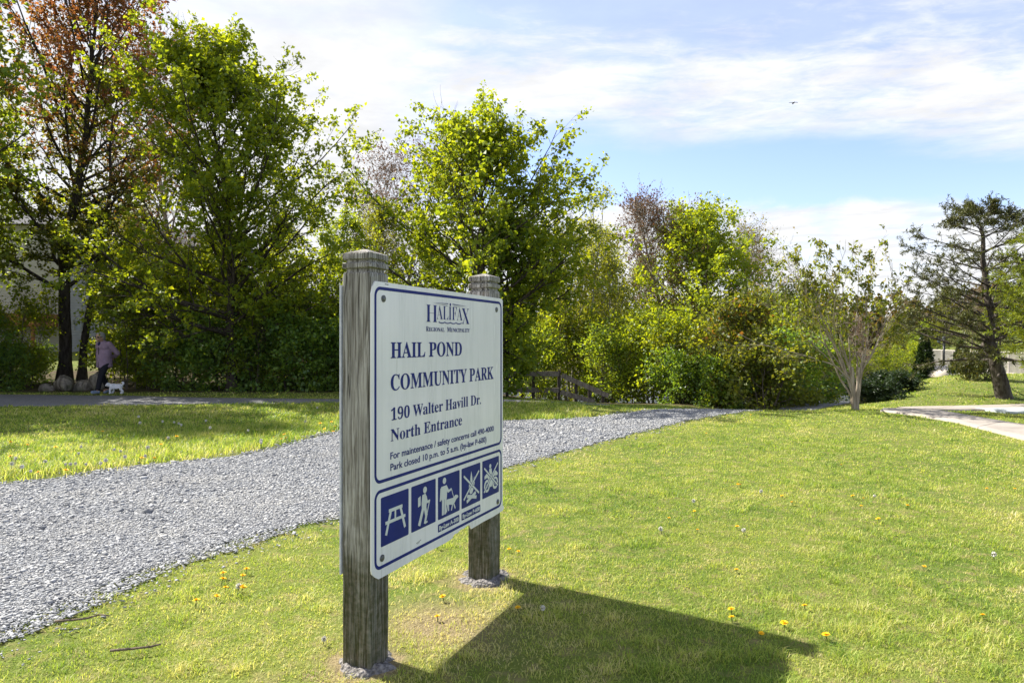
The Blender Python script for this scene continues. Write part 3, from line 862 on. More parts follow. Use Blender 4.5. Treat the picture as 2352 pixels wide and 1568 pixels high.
def ovoid(t, peak=0.35, low=0.5, tip=0.12):
    t = np.asarray(t, float)
    return np.where(t < peak, low + (1 - low) * sst(t / peak), tip + (1 - tip) * np.cos((t - peak) / (1 - peak) * np.pi / 2) ** 0.9)

def broadleaf(seed, Hh, rad, trunk_r, n_main, crown0=0.15, leaf=0.11, leaves_per=12, lean=(0, 0), peak=0.35, low=0.6, tip=0.15, el=(15, 65), sec=7, twg=4, droop=0.5,
              up=0.05, clump=0.16, stems=1, spread=0.0, twig_len=0.45, trunk_top=0.96, leaf_lo=0.25, sec_ratio=0.45, sub_leaf=True, aspect=0.75, twig_r=0.004, wander=0.05, gap=0.0):
    rng = np.random.default_rng(seed); wd = Wood()
    mains_s, mains_d, mains_l, mains_r = [], [], [], []
    for k in range(stems):
        a = 2 * math.pi * k / stems + rng.uniform(-.5, .5)
        sd = np.array([[lean[0] + spread * math.cos(a), lean[1] + spread * math.sin(a), 1.0]])
        base = np.array([[0.1 * math.cos(a), 0.1 * math.sin(a), -0.15]]) * (1 if stems > 1 else 0) + np.array([[0, 0, -0.15]])
        hh = Hh * (1.0 if k == 0 else rng.uniform(.75, .97))
        tr = trunk_r * (1 if stems == 1 else rng.uniform(.6, 1.0))
        T = grow(rng, base, sd, np.array([(hh + .15) * trunk_top]), 18, wander, 0.02)
        wd.add(T, [tr], [tr * 0.10], 9)
        # the flare at the foot
        wd.add(T[:, :2], [tr * 1.5], [tr * 0.98], 9)
        nm = max(4, n_main // stems)
        idx, p, t, s = along(rng, T, nm, crown0, 0.99)
        tt = (s - crown0) / (1 - crown0)
        az = np.arange(nm) * 2.4 + rng.uniform(0, 6.28) + rng.normal(0, .35, nm)
        e = R(el[0]) + (R(el[1]) - R(el[0])) * tt + rng.normal(0, .12, nm)
        d = np.stack([np.cos(az) * np.cos(e), np.sin(az) * np.cos(e), np.sin(e)], -1)
        ln = rad * ovoid(tt, peak, low, tip) * rng.uniform(.62, 1.22, nm)
        mains_s.append(p); mains_d.append(d); mains_l.append(ln); mains_r.append(np.minimum(tr * (1 - s) * .42 + .010, tr * .42))
    ms, md, ml, mr = map(np.concatenate, (mains_s, mains_d, mains_l, mains_r))
    Mn = grow(rng, ms, md, ml, 8, 0.10, up)
    wd.add(Mn, mr, mr * .18 + .002, 5)
    idx, p, t, s = along(rng, Mn, sec, 0.18, 1.0)
    sl = ml[idx] * sec_ratio * (1.05 - .6 * s) * rng.uniform(.6, 1.2, len(s)) + 0.12
    Sc = grow(rng, p, deviate(rng, t, .45, 1.0, .2), sl, 6, 0.12, up * .6)
    sr = np.maximum(mr[idx] * .35 * (1 - .5 * s), .004)
    wd.add(Sc, sr, sr * .3, 4)
    idx2, p2, t2, s2 = along(rng, Sc, twg, 0.2, 1.0)
    tl = twig_len * rng.uniform(.5, 1.2, len(s2))
    Tw = grow(rng, p2, deviate(rng, t2, .35, .95, .2), tl, 4, 0.15, up * .5)
    wd.add(Tw, np.full(len(tl), twig_r), np.full(len(tl), twig_r * .4), 3)
    if leaves_per > 0:
        keep = np.ones(len(Tw), bool)
        if gap > 0:
            q = Tw[:, 0]; keep = (vnoise(q[:, 0] + q[:, 2] * .7, q[:, 1] - q[:, 2] * .6, 0.8, seed) > gap)
        _, lp, lt_, _ = along(rng, Tw[keep], leaves_per, leaf_lo, 1.0)
        lp = lp + rng.normal(0, clump * .5, lp.shape) * np.array([1, 1, .8])
        V, Q = leaf_quads(rng, lp, leaf, aspect, droop, out=lt_ * .5, var=.5)
    else:
        V, Q = None, None
    return wd, V, Q

def place_tree(name, label, parts, px, depth, bark, leafm, cat='tree', group=None, rz=0.0, dz=0.0, meshes=None):
    x = X(px, depth); e = empty(name, (x, depth, hz(x, depth) + dz), rz)
    tag(e, label, cat, group)
    if meshes is None:
        wd, V, Q = parts
        meshes = (wd.mesh('trunk'), None if V is None else np_mesh('crown', V, Q))
        for me, mt in zip(meshes, (bark, leafm)):
            if me is not None: me.materials.append(mt)
    o = bpy.data.objects.new('trunk', meshes[0]); COL.objects.link(o); o.parent = e
    if meshes[1] is not None:
        o = bpy.data.objects.new('crown', meshes[1]); COL.objects.link(o); o.parent = e
    e['_m'] = 1; del e['_m']
    return e, meshes

# ------------------------------------------------------------------ the trees one can tell apart
place_tree('maple_tree', 'tall maple with reddish young leaves above a dark trunk, left of the walker',
           broadleaf(21, 13.2, 4.7, 0.19, 60, 0.22, 0.090, 22, peak=.5, low=.55, tip=.45, el=(22, 68), lean=(.02, .01), clump=.11, gap=.12, sec=8, sec_ratio=.5), 148, 20.6, B_dark, L_red)
place_tree('leaning_tree', 'dark trunk leaning right with thin olive foliage, just behind the walker',
           broadleaf(22, 9.6, 2.9, 0.13, 26, 0.34, 0.105, 10, lean=(.13, .02), el=(15, 60), clump=.2, gap=.3), 188, 21.2, B_dark, L_olive)
place_tree('maple_tree', 'tallest bright green maple, its ragged top standing over the white cloud left of the sign',
           broadleaf(5, 8.2, 4.0, 0.15, 72, 0.16, 0.094, 19, peak=.36, low=.80, tip=.24, el=(14, 64), clump=.11, gap=.20, sec=9, sec_ratio=.5), 535, 18.5, B_dark, L_maple)
place_tree('maple_tree', 'round headed green maple rising right behind the sign posts',
           broadleaf(9, 6.3, 3.55, 0.14, 62, 0.18, 0.092, 20, peak=.34, low=.75, tip=.22, el=(8, 60), clump=.11, gap=.26, sec=9, sec_ratio=.5), 1088, 17.5, B_dark, L_maple)
place_tree('leafy_tree', 'deep green bushy tree with leaves to the ground beside the wooden rail fence',
           broadleaf(12, 4.4, 1.15, 0.07, 30, 0.04, 0.115, 12, peak=.6, low=.75, tip=.4, el=(5, 55), clump=.18, sec=7), 1140, 17.9, B_dark, L_maple2)
place_tree('birch_tree', 'fine leaved birch with several pale stems behind the sloping fence rails',
           broadleaf(31, 6.6, 1.75, 0.075, 52, 0.22, 0.075, 9, stems=4, spread=.14, peak=.4, low=.7, tip=.35, el=(35, 75), clump=.16, sec=7, droop=.8), 1310, 22.6, B_birch, L_birch)
place_tree('birch_tree', 'second pale stemmed birch, right of the sloping fence rails',
           broadleaf(32, 6.0, 1.6, 0.065, 44, 0.25, 0.075, 9, stems=3, spread=.12, peak=.45, low=.6, tip=.3, el=(35, 75), clump=.16, sec=7, droop=.8), 1402, 24.0, B_birch, L_birch)
place_tree('sparse_tree', 'nearly bare pale tree with thin bare twigs standing above the green bushes',
           broadleaf(33, 7.6, 2.4, 0.12, 34, 0.30, 0.080, 5, lean=(-.10, 0), peak=.5, low=.5, tip=.35, el=(30, 72), clump=.12, sec=8, twg=5, twig_len=.8, twig_r=.008, gap=.2), 1580, 26.5, B_pale, L_bud)
place_tree('leafy_tree', 'tall full green tree with a few red tips, centre of the far clump',
           broadleaf(34, 6.9, 3.0, 0.13, 56, 0.14, 0.115, 13, peak=.36, low=.9, tip=.4, el=(10, 62), clump=.22, sec=9), 1640, 25.8, B_mid, L_lime)
place_tree('sparse_tree', 'thin rusty tree with bare upswept twigs right of the far green clump',
           broadleaf(35, 7.4, 2.7, 0.11, 34, 0.28, 0.085, 4, peak=.5, low=.6, tip=.3, el=(30, 70), clump=.12, sec=8, twg=5, twig_len=.75, twig_r=.006, gap=.25), 1735, 30.0, B_pale, L_rusty)
place_tree('bush', 'lime green rounded bush at the end of the rail fence',
           broadleaf(36, 2.4, 1.30, 0.05, 30, 0.05, 0.085, 10, stems=4, spread=.25, peak=.4, low=.8, tip=.4, el=(20, 70), clump=.16), 1505, 19.6, B_mid, L_lime, cat='bush')
place_tree('bush', 'second lime green bush, lower and left of the rusty sapling',
           broadleaf(37, 2.1, 1.15, 0.045, 26, 0.05, 0.080, 10, stems=4, spread=.25, peak=.4, low=.8, tip=.4, el=(20, 70), clump=.15), 1600, 18.8, B_mid, L_birch, cat='bush')
place_tree('sapling', 'young tree with rusty orange shoots behind the far bend of the gravel path',
           broadleaf(38, 2.7, 1.05, 0.05, 34, 0.08, 0.085, 8, stems=2, spread=.08, peak=.4, low=.8, tip=.3, el=(15, 65), clump=.14), 1690, 17.6, B_mid, L_sap)
place_tree('bush', 'olive green bush in the shade beyond the far bend of the gravel path',
           broadleaf(39, 1.5, 1.0, 0.04, 26, 0.02, 0.080, 11, stems=4, spread=.3, peak=.4, low=.95, tip=.4, el=(5, 60), clump=.15), 1760, 16.8, B_mid, L_olive, cat='bush')
place_tree('bush', 'low dark bush between the gravel path bend and the sunken path',
           broadleaf(40, 1.7, 1.0, 0.04, 24, 0.02, 0.080, 11, stems=4, spread=.3, peak=.4, low=.95, tip=.4, el=(5, 60), clump=.15), 1832, 18.4, B_mid, L_dark, cat='bush')
place_tree('slender_tree', 'slender pale trunk tree on the pond bank left of the sunken path',
           broadleaf(41, 4.3, 1.1, 0.07, 26, 0.30, 0.085, 8, peak=.5, low=.6, tip=.3, el=(10, 60), clump=.16, gap=.2), 1858, 25.0, B_pale, L_olive)
place_tree('slender_tree', 'slender dark trunk tree beside the glimpse of pond water',
           broadleaf(42, 4.2, 1.1, 0.06, 26, 0.30, 0.085, 8, peak=.5, low=.6, tip=.3, el=(10, 60), clump=.16, gap=.2), 1800, 27.5, B_dark, L_maple2)

# the vase shaped little tree on the crest
def vase_tree():
    rng = np.random.default_rng(77); wd = Wood()
    k = 15; az = np.arange(k) * 2.4 + .4; tilt = np.array([.08, .34, .48, .22, .58, .38, .15, .62, .52, .30, .70, .27, .44, .64, .38])
    d = np.stack([np.cos(az) * np.sin(tilt), np.sin(az) * np.sin(tilt) * .8, np.cos(tilt)], -1)
    d[4] = [-.78, .1, .58]; d[7] = [-.62, -.2, .62]; d[10] = [.55, .1, .72]; d[13] = [-.45, .3, .8]; d[2] = [-.34, -.1, .85]; d[8] = [.40, -.1, .85]
    ln = np.array([3.3, 2.9, 2.7, 3.1, 2.3, 2.6, 3.0, 2.4, 2.4, 2.9, 1.7, 2.9, 2.5, 2.3, 2.7])
    z0 = np.array([0, .25, .55, .1, .75, .5, 0, .62, .7, .3, .8, .2, .6, .7, .45])
    sgn_ = np.sign(d[:, 0])
    st = np.stack([sgn_ * (.035 + .05 * z0), np.zeros(k), z0 - .05], -1)
    S = grow(rng, st, d, ln, 14, .085, .012)
    r = .021 - .008 * z0
    wd.add(S, r, r * .14, 7)
    wd.add(np.array([[[-.03, 0, -.15], [-.035, 0, .2], [-.05, 0, .5], [-.075, .0, .85]], [[.035, .02, -.15], [.04, .02, .2], [.06, .02, .5], [.08, .02, .85]]]), [.050, .046], [.032, .030], 9)
    i, p, t, s = along(rng, S, 9, .25, 1.0)
    B = grow(rng, p, deviate(rng, t, .3, .7), (ln[i] * .36 * (1.08 - .75 * s) + .12) * rng.uniform(.6, 1.15, len(s)), 7, .07, .04)
    br = np.maximum(r[i] * .36 * (1 - .6 * s), .004); wd.add(B, br, br * .35, 5)
    i2, p2, t2, s2 = along(rng, B, 4, .25, 1.0)
    T = grow(rng, p2, deviate(rng, t2, .25, .7), .22 * rng.uniform(.5, 1.3, len(s2)), 4, .1, .05)
    wd.add(T, np.full(len(T), .0036), np.full(len(T), .0018), 3)
    tips = np.concatenate([T[:, -1], T[:, 2], B[:, -1]])
    tips = tips[rng.random(len(tips)) < .36]
    lp = np.repeat(tips, 8, 0) + rng.normal(0, .030, (len(tips) * 8, 3))
    V, Q = leaf_quads(rng, lp, .085, .46, .8, face=.6)
    return wd, V, Q
L_vase = mat_leaf('bronze green leaves', [(0.090, 0.120, 0.018), (0.125, 0.155, 0.022), (0.150, 0.135, 0.028), (0.100, 0.140, 0.020)], 0.45, (2.6, 2.4, .7))
place_tree('vase_shaped_tree', 'small pale stemmed vase shaped tree with bronze green leaf tufts on the lawn crest', vase_tree(), 1965, 13.5, mat_bark('sunlit pale bark', (0.20, 0.165, 0.125), (0.36, 0.31, 0.25), 10), L_vase)

# ------------------------------------------------------------------ conifers
def conifer(seed, path, r0, whorls, lens, needle_from, per_branch, drop, dens, nl=0.05, side_l=0.45, up_tip=0.03, bare_extra=True, az_skew=None, needle_w=.28):
    rng = np.random.default_rng(seed); wd = Wood()
    P_ = np.array(path, float)[None]
    t = np.linspace(0, 1, 24); s = np.linspace(0, 1, P_.shape[1])
    T = np.stack([np.interp(t, s, P_[0, :, k]) for k in range(3)], -1)[None]
    T = T + rng.normal(0, .008, T.shape)
    wd.add(T[:, :8], [r0], [r0 * .66], 10); wd.add(T[:, 7:], [r0 * .66], [r0 * .06], 9)
    Vn = []
    ss, dd, ll, rr = [], [], [], []
    for hfrac, n, L, dropa in whorls:
        f = hfrac * 23; i = min(int(f), 22); p = T[0, i] + (T[0, i + 1] - T[0, i]) * (f - i)
        a0 = rng.uniform(0, 6.28)
        for k in range(n):
            a = a0 + 2 * math.pi * k / n + rng.normal(0, .25)
            if az_skew is not None and rng.random() < az_skew[1]: a = az_skew[0] + rng.normal(0, .5)
            e = R(dropa) + rng.normal(0, .10)
            ss.append(p + rng.normal(0, .02, 3)); dd.append([math.cos(a) * math.cos(e), math.sin(a) * math.cos(e), math.sin(e)])
            ll.append(L * rng.uniform(.65, 1.2)); rr.append(max(.008, r0 * .26 * (1 - hfrac) + .007))
    ss, dd, ll, rr = np.array(ss), np.array(dd), np.array(ll), np.array(rr)
    Bm = grow(rng, ss, dd, ll, 9, .045, up_tip)
    wd.add(Bm, rr, rr * .2, 5)
    i, p, tg, s = along(rng, Bm, per_branch, .15, 1.0)
    sd = deviate(rng, tg, .6, 1.05, .75)
    sl = side_l * ll[i] * (1.1 - .8 * s) * rng.uniform(.5, 1.15, len(s)) + .06
    Sb = grow(rng, p, sd, sl, 5, .08, -.02)
    wd.add(Sb, np.full(len(Sb), .0055), np.full(len(Sb), .0025), 3)
    i3, p3, t3, s3 = along(rng, Sb, 3, .25, 1.0)
    Tw = grow(rng, p3, deviate(rng, t3, .4, .9, .7), .16 * rng.uniform(.5, 1.3, len(p3)), 3, .1, -.03)
    wd.add(Tw, np.full(len(Tw), .0035), np.full(len(Tw), .0018), 3)
    # needles: towards the outer ends only
    rel = s[i3]                                    # how far out on the main branch
    keep = rng.random(len(rel)) < np.clip((rel - needle_from) * dens + .12, 0.0, 1)
    if keep.any():
        _, q, qt, _ = along(rng, Tw[keep], 16, 0.0, 1.0)
        Vn.append((q, qt))
    keepm = rng.random(len(Sb)) < np.clip((s - needle_from) * dens + .1, 0, 1)
    if keepm.any():
        _, q, qt, _ = along(rng, Sb[keepm], 14, .3, 1.0); Vn.append((q, qt))
    q = np.concatenate([a for a, b in Vn]); qt = np.concatenate([b for a, b in Vn])
    V, Q = leaf_quads(rng, q, nl, needle_w, -.15, out=unit(rng.normal(size=q.shape) * .6 + qt), fold=.05)
    return wd, V, Q

# crooked old spruce on the mound
sp = [(0, 0, -.2), (-.03, 0, .15), (-.16, 0, .62), (-.24, 0, .95), (-.36, .0, 1.15), (-.34, 0, 1.45), (-.30, 0, 1.9), (-.40, 0, 2.4), (-.47, 0, 3.0), (-.50, 0, 3.6), (-.52, 0, 3.85), (-.64, 0, 4.12)]
whorls = [(.27, 4, 1.9, -6), (.33, 4, 1.9, 8), (.40, 6, 1.95, 10), (.46, 7, 2.0, 12), (.52, 6, 2.0, 14), (.57, 6, 1.85, 14), (.62, 5, 1.7, 14), (.66, 5, 1.6, 15), (.71, 5, 1.5, 16), (.77, 5, 1.3, 16), (.83, 4, 1.15, 14), (.88, 4, .95, 14), (.93, 4, .7, 20), (.975, 4, .4, 35)]
ce, cm = place_tree('spruce_tree', 'crooked old spruce with a leaning knobbly trunk on the grassy mound',
           conifer(51, sp, .190, whorls, None, .30, 14, 0, 2.2, nl=.070, needle_w=.24), 2308, 15.4, B_spruce, L_needle, cat='tree')
mb = MB()
mb.ball((-.16, -.09, .55), (.085, .07, .06)); mb.ball((-.26, -.02, .98), (.12, .11, .16)); mb.ball((-.15, -.06, .32), (.09, .08, .10)); mb.ball((-.36, 0, 1.18), (.17, .15, .13)); mb.tube((-.22, -.05, .72), (-.38, -.10, .76), .035, .02)
mb.tube((-.10, -.05, .44), (-.27, -.13, .50), .05, .028)
mb.fused('trunk_burl', B_spruce, .02, ce, 2)
fp = [(0, 0, -.2), (0.02, 0, .8), (0, 0, 1.8), (.02, 0, 3.0), (0, 0, 4.2)]
fw = [(.27, 7, 1.5, -4), (.33, 8, 1.6, -2), (.39, 8, 1.6, 0), (.45, 8, 1.6, 2), (.51, 8, 1.55, 3), (.57, 8, 1.5, 5), (.63, 8, 1.35, 6), (.69, 7, 1.2, 8), (.75, 7, 1.0, 10), (.80, 5, .65, 14), (.88, 5, .5, 20), (.95, 4, .3, 30)]
place_tree('fir_tree', 'bright green young fir reaching in from the right edge beside the old spruce',
           conifer(52, fp, .07, fw, None, .0, 15, 0, 3.0, nl=.065, needle_w=.22), 2505, 12.2, B_spruce, L_fneedle, cat='tree')

# rhododendron, clipped cedars, hedge ----------------------------------
place_tree('rhododendron', 'rounded rhododendron bush on the mound left of the old spruce',
           broadleaf(61, .78, .56, .03, 26, .20, .085, 7, stems=4, spread=.35, peak=.5, low=.8, tip=.5, el=(25, 70), clump=.08, aspect=.36, droop=.3, twig_len=.18), 2246, 18.6, B_mid, L_rhodo, cat='bush')[0].scale = (.82, .82, .95)
def cedar(seed, Hh, rad):
    rng = np.random.default_rng(seed); n = 5200
    t = rng.random(n) ** 1.2; a = rng.uniform(0, 6.28, n); r = rad * (1 - t) ** .75 * (.55 + .45 * rng.random(n) ** .4) * (1 + .18 * np.sin(a * 5 + t * 9))
    Pp = np.stack([r * np.cos(a), r * np.sin(a), .05 + t * Hh], -1)
    V, Q = leaf_quads(rng, Pp, .085, .45, -1.0, face=0)
    wd = Wood(); wd.add(grow(rng, np.array([[0, 0, -.1]]), np.array([[0, 0, 1.]]), np.array([Hh]), 6, .01, 0), [.04], [.008], 6)
    return wd, V, Q
place_tree('cedar_shrub', 'narrow dark cedar shrub left of the pale boulder', cedar(1, 1.6, .34), 2124, 23.0, B_mid, L_hedge, cat='shrub')
place_tree('cedar_shrub', 'small dark cedar shrub tucked between boulder and rhododendron', cedar(2, .95, .34), 2210, 21.5, B_mid, L_hedge, cat='shrub')
hs = [('dark leafy shrub against the mound slope, nearest the vase shaped tree', 2012, 16.3, .30, .40), ('dark leafy shrub in the hollow, middle of the row along the mound', 2050, 18.0, .38, .60), ('dark leafy shrub at the top of the row, beside the cedar', 2048, 20.8, .42, .70)]
for k, (lb, px, dp, hh, rd) in enumerate(hs):
    e, m = place_tree('shrub', lb, broadleaf(70 + k, 1.3, .9, .035, 26, .02, .10, 12, stems=4, spread=.35, peak=.4, low=.95, tip=.5, el=(5, 60), clump=.14), px, dp, B_mid, L_hedge, cat='shrub', group='dark shrubs below the mound')
    e.scale = (hh * 1.7, hh * 1.7, hh)

# ------------------------------------------------------------------ woods behind: individual trees copied from a few grown ones
protos = [(broadleaf(81, 8.0, 2.4, .11, 34, .18, .100, 14, peak=.4, low=.7, tip=.3, clump=.22, gap=.2), B_dark, L_maple2),
          (broadleaf(82, 8.5, 2.2, .10, 34, .22, .095, 13, peak=.45, low=.6, tip=.3, clump=.22, gap=.25), B_mid, L_olive),
          (broadleaf(83, 7.2, 2.3, .10, 34, .15, .100, 14, peak=.35, low=.8, tip=.3, clump=.22, gap=.2), B_dark, L_maple),
          (broadleaf(84, 8.6, 2.4, .10, 30, .25, .085, 3, peak=.5, low=.6, tip=.35, el=(30, 72), clump=.12, twg=5, twig_len=.8, twig_r=.006), B_pale, L_bud)]
pm = [None] * len(protos)
KIND = ['deep green leafy woodland tree behind the maples', 'olive green leafy woodland tree behind the maples', 'light green leafy woodland tree behind the maples', 'bare twiggy reddish tree among the woodland behind the maples']
def wood_tree(k, px, dp, s, rz, label, group):
    wd = protos[k]
    e, m = place_tree('woodland_tree' if k < 3 else 'bare_tree', label, wd[0], px, dp, wd[1], wd[2], group=group, rz=rz, meshes=pm[k])
    pm[k] = m; e.scale = (s, s, s)
    return e
rngw = np.random.default_rng(5)
for (k, px, dp, s) in [(1, -190, 20.5, 1.15), (0, -95, 22.5, 1.1), (2, -310, 17.2, 1.25), (1, -165, 17.0, 1.40), (0, -345, 15.4, 1.4), (0, -470, 15.6, 1.3), (1, -620, 16.5, 1.3), (2, -250, 18.6, 1.15), (1, 330, 28.5, .72), (0, 455, 28, .66), (1, 640, 26.5, .66), (0, 800, 26.0, .70),
                       (1, 870, 26.0, .70), (2, 985, 25.5, .62), (0, 1200, 26, .62), (1, 1275, 30, .62), (3, 905, 29.0, 1.02), (3, 838, 30.0, 1.05), (3, 395, 27.0, 1.5), (0, 1350, 31, .62), (1, -330, 23, 1.2)]:
    wood_tree(k, px, dp, s, rngw.uniform(0, 6.28), KIND[k], 'woodland trees behind the maples')
BK = ['deep green tree on the pond bank beyond the clump', 'olive green tree on the pond bank beyond the clump', 'light green tree on the pond bank beyond the clump', 'bare twiggy reddish tree on the pond bank beyond the clump']
for (k, px, dp, s) in [(1, 1480, 31, .78), (0, 1560, 33, .70), (2, 1700, 32, .70), (1, 1750, 35, .50), (0, 1840, 38, .40), (1, 1905, 36, .38), (3, 1775, 34, .85), (3, 1840, 37, .62), (1, 2060, 46, .62), (3, 2010, 44, .62), (0, 2110, 52, .60), (1, 2170, 50, .62), (3, 2230, 48, .60), (1, 2300, 48, .66), (2, 2390, 46, .60), (0, 2480, 44, .7)]:
    wood_tree(k, px, dp, s, rngw.uniform(0, 6.28), BK[k], 'trees on the pond bank')

# understorey shrubs on the left ---------------------------------------
sprot = [(broadleaf(91, 2.3, 1.35, .04, 30, .03, .105, 8, stems=4, spread=.3, peak=.45, low=.9, tip=.45, el=(5, 65), clump=.18), B_dark, L_dark),
         (broadleaf(92, 2.6, 1.2, .04, 28, .06, .100, 7, stems=4, spread=.25, peak=.5, low=.7, tip=.4, el=(20, 70), clump=.18), B_mid, L_maple2),
         (broadleaf(93, 3.4, 1.1, .035, 28, .12, .085, 8, stems=3, spread=.15, peak=.5, low=.6, tip=.4, el=(25, 72), clump=.16, gap=.2), B_mid, L_maple)]
spm = [None] * 3
SK = ['dark leafy undergrowth shrub in the shade below the maples', 'mid green undergrowth shrub in the shade below the maples', 'thin light green undergrowth shrub with upright stems below the maples']
for (k, px, dp, s) in [(2, 345, 19.2, .62), (0, 430, 19.0, .72), (0, 515, 18.9, .80), (2, 590, 18.8, .75), (0, 660, 18.9, .82), (0, 740, 18.8, .78), (0, 830, 18.9, .75), (2, 900, 19.0, .75), (0, 980, 18.9, .72), (0, 1060, 18.8, .68),
                       (2, 330, 20.6, 1.1), (2, 460, 20.8, 1.15), (1, 620, 20.5, 1.05), (2, 700, 20.4, 1.2), (1, 770, 20.0, 1.0), (2, 860, 20.5, 1.1), (1, 1010, 20.2, .95),
                       (2, 300, 19.2, .95), (2, 385, 20.0, 1.15), (2, 560, 19.8, 1.1), (2, 275, 21.5, 1.0), (2, 60, 19.6, .8), (0, 12, 18.9, .5), (0, -60, 19.2, .8), (0, -190, 19.3, 1.0),
                       (0, 75, 20.6, .45)]:
    e, m = place_tree('undergrowth_shrub', SK[k], sprot[k][0], px, dp, sprot[k][1], sprot[k][2], cat='shrub', group='undergrowth shrubs', rz=rngw.uniform(0, 6.28), meshes=spm[k])
    spm[k] = m; e.scale = (s, s, s)
BS = ['dark bank shrub below the green clump', 'mid green bank shrub below the green clump', 'thin light green bank shrub below the green clump']
for (k, px, dp, s) in [(1, 1400, 20.0, .75), (2, 1450, 21.5, .8), (0, 1560, 18.2, .55), (0, 1650, 17.2, .5), (1, 1700, 20.5, .9), (2, 1770, 20.0, .8), (1, 1815, 21.5, .7), (2, 1870, 23.0, .8), (2, 1260, 22, .9), (1, 1230, 21, .75), (2, 1340, 22.5, .8), (2, 1915, 27, .7), (2, 1985, 29, .6), (2, 2040, 27, .6), (2, 2090, 30, .6)]:
    e, m = place_tree('bank_shrub', BS[k], sprot[k][0], px, dp, sprot[k][1], sprot[k][2], cat='shrub', group='bank shrubs', rz=rngw.uniform(0, 6.28), meshes=spm[k])
    e.scale = (s, s, s)

# far shore woods: one mass nobody could count
def far_woods():
    rng = np.random.default_rng(8); Vs, Qs, n = [], [], 0
    for k in range(240):
        x = rng.uniform(-40, 120); y = rng.uniform(100, 128); h = rng.uniform(3.5, 7.5) * (1.15 if rng.random() < .25 else 1)
        con = rng.random() < .35; c = 230
        t = rng.random(c); a = rng.uniform(0, 6.28, c); r = (h * .22 * (1 - t) if con else h * .30 * np.sqrt(np.maximum(0, 1 - (2 * t - 1) ** 2))) * rng.random(c) ** .4
        Pp = np.stack([x + r * np.cos(a), y + r * np.sin(a), H(np.full(c, x), np.full(c, y)) + .3 + t * h], -1)
        V, Q = leaf_quads(rng, Pp, .75, .8, .2); Vs.append(V); Qs.append(Q + n); n += len(V)
    L = mat_leaf('far woods', [(0.040, 0.060, 0.020), (0.085, 0.085, 0.030), (0.120, 0.085, 0.050), (0.055, 0.085, 0.022)], .3)
    tag(link_mesh('far_woods', np_mesh('far_woods', np.concatenate(Vs), np.concatenate(Qs)), L), 'distant mixed woods on the far shore of the pond', 'woods', kind='stuff')
far_woods()

# ================================================================== GRASS
def lawn_ok(x, y, pad=0.0):
    g = sdist(x, y, GRAVEL) + (fbm(x, y, 0.55, 5) - .5) * .42 + (vnoise(x, y, .12, 9) - .5) * .14
    s = sdist(x, y, SHADE) + (fbm(x, y, .6, 6) - .5) * .5
    c = np.minimum(sdist(x, y, CONC), sdist(x, y, BRAN))
    ok = ((g > 0.0 + pad) | ((g > -.16) & (vnoise(x, y, .045, 31) > .66 - g * .8))) & (s > -.05) & (c > .01)
    for f in FOOT: ok &= np.hypot(x - f.x, y - f.y) > .11 + .09 * vnoise(x, y, .07, 4)
    ok &= woods_mask(x, y) < .35 + .4 * (vnoise(x, y, .5, 2) - .5)
    return ok, g

def lawn_height(x, y, g):
    h = 0.016 + 0.018 * fbm(x, y, .35, 1)
    h = h * (1 + 1.1 * sst((vnoise(x, y, .13, 21) - .70) / .2))
    across = (x < 1.5) & (y > 5.0) & (y < 15.5) & (sdist(x, y, [(-40, 5), *gravel_far[2:17], (1.5, 14.2), (1.5, 15.6), (-40, 15.6)]) < .3)
    near_edge = np.exp(-np.maximum(g, 0) / 1.3)
    h = h + across * (.02 + .085 * near_edge * (.4 + .9 * vnoise(x, y, .4, 7)))
    return h

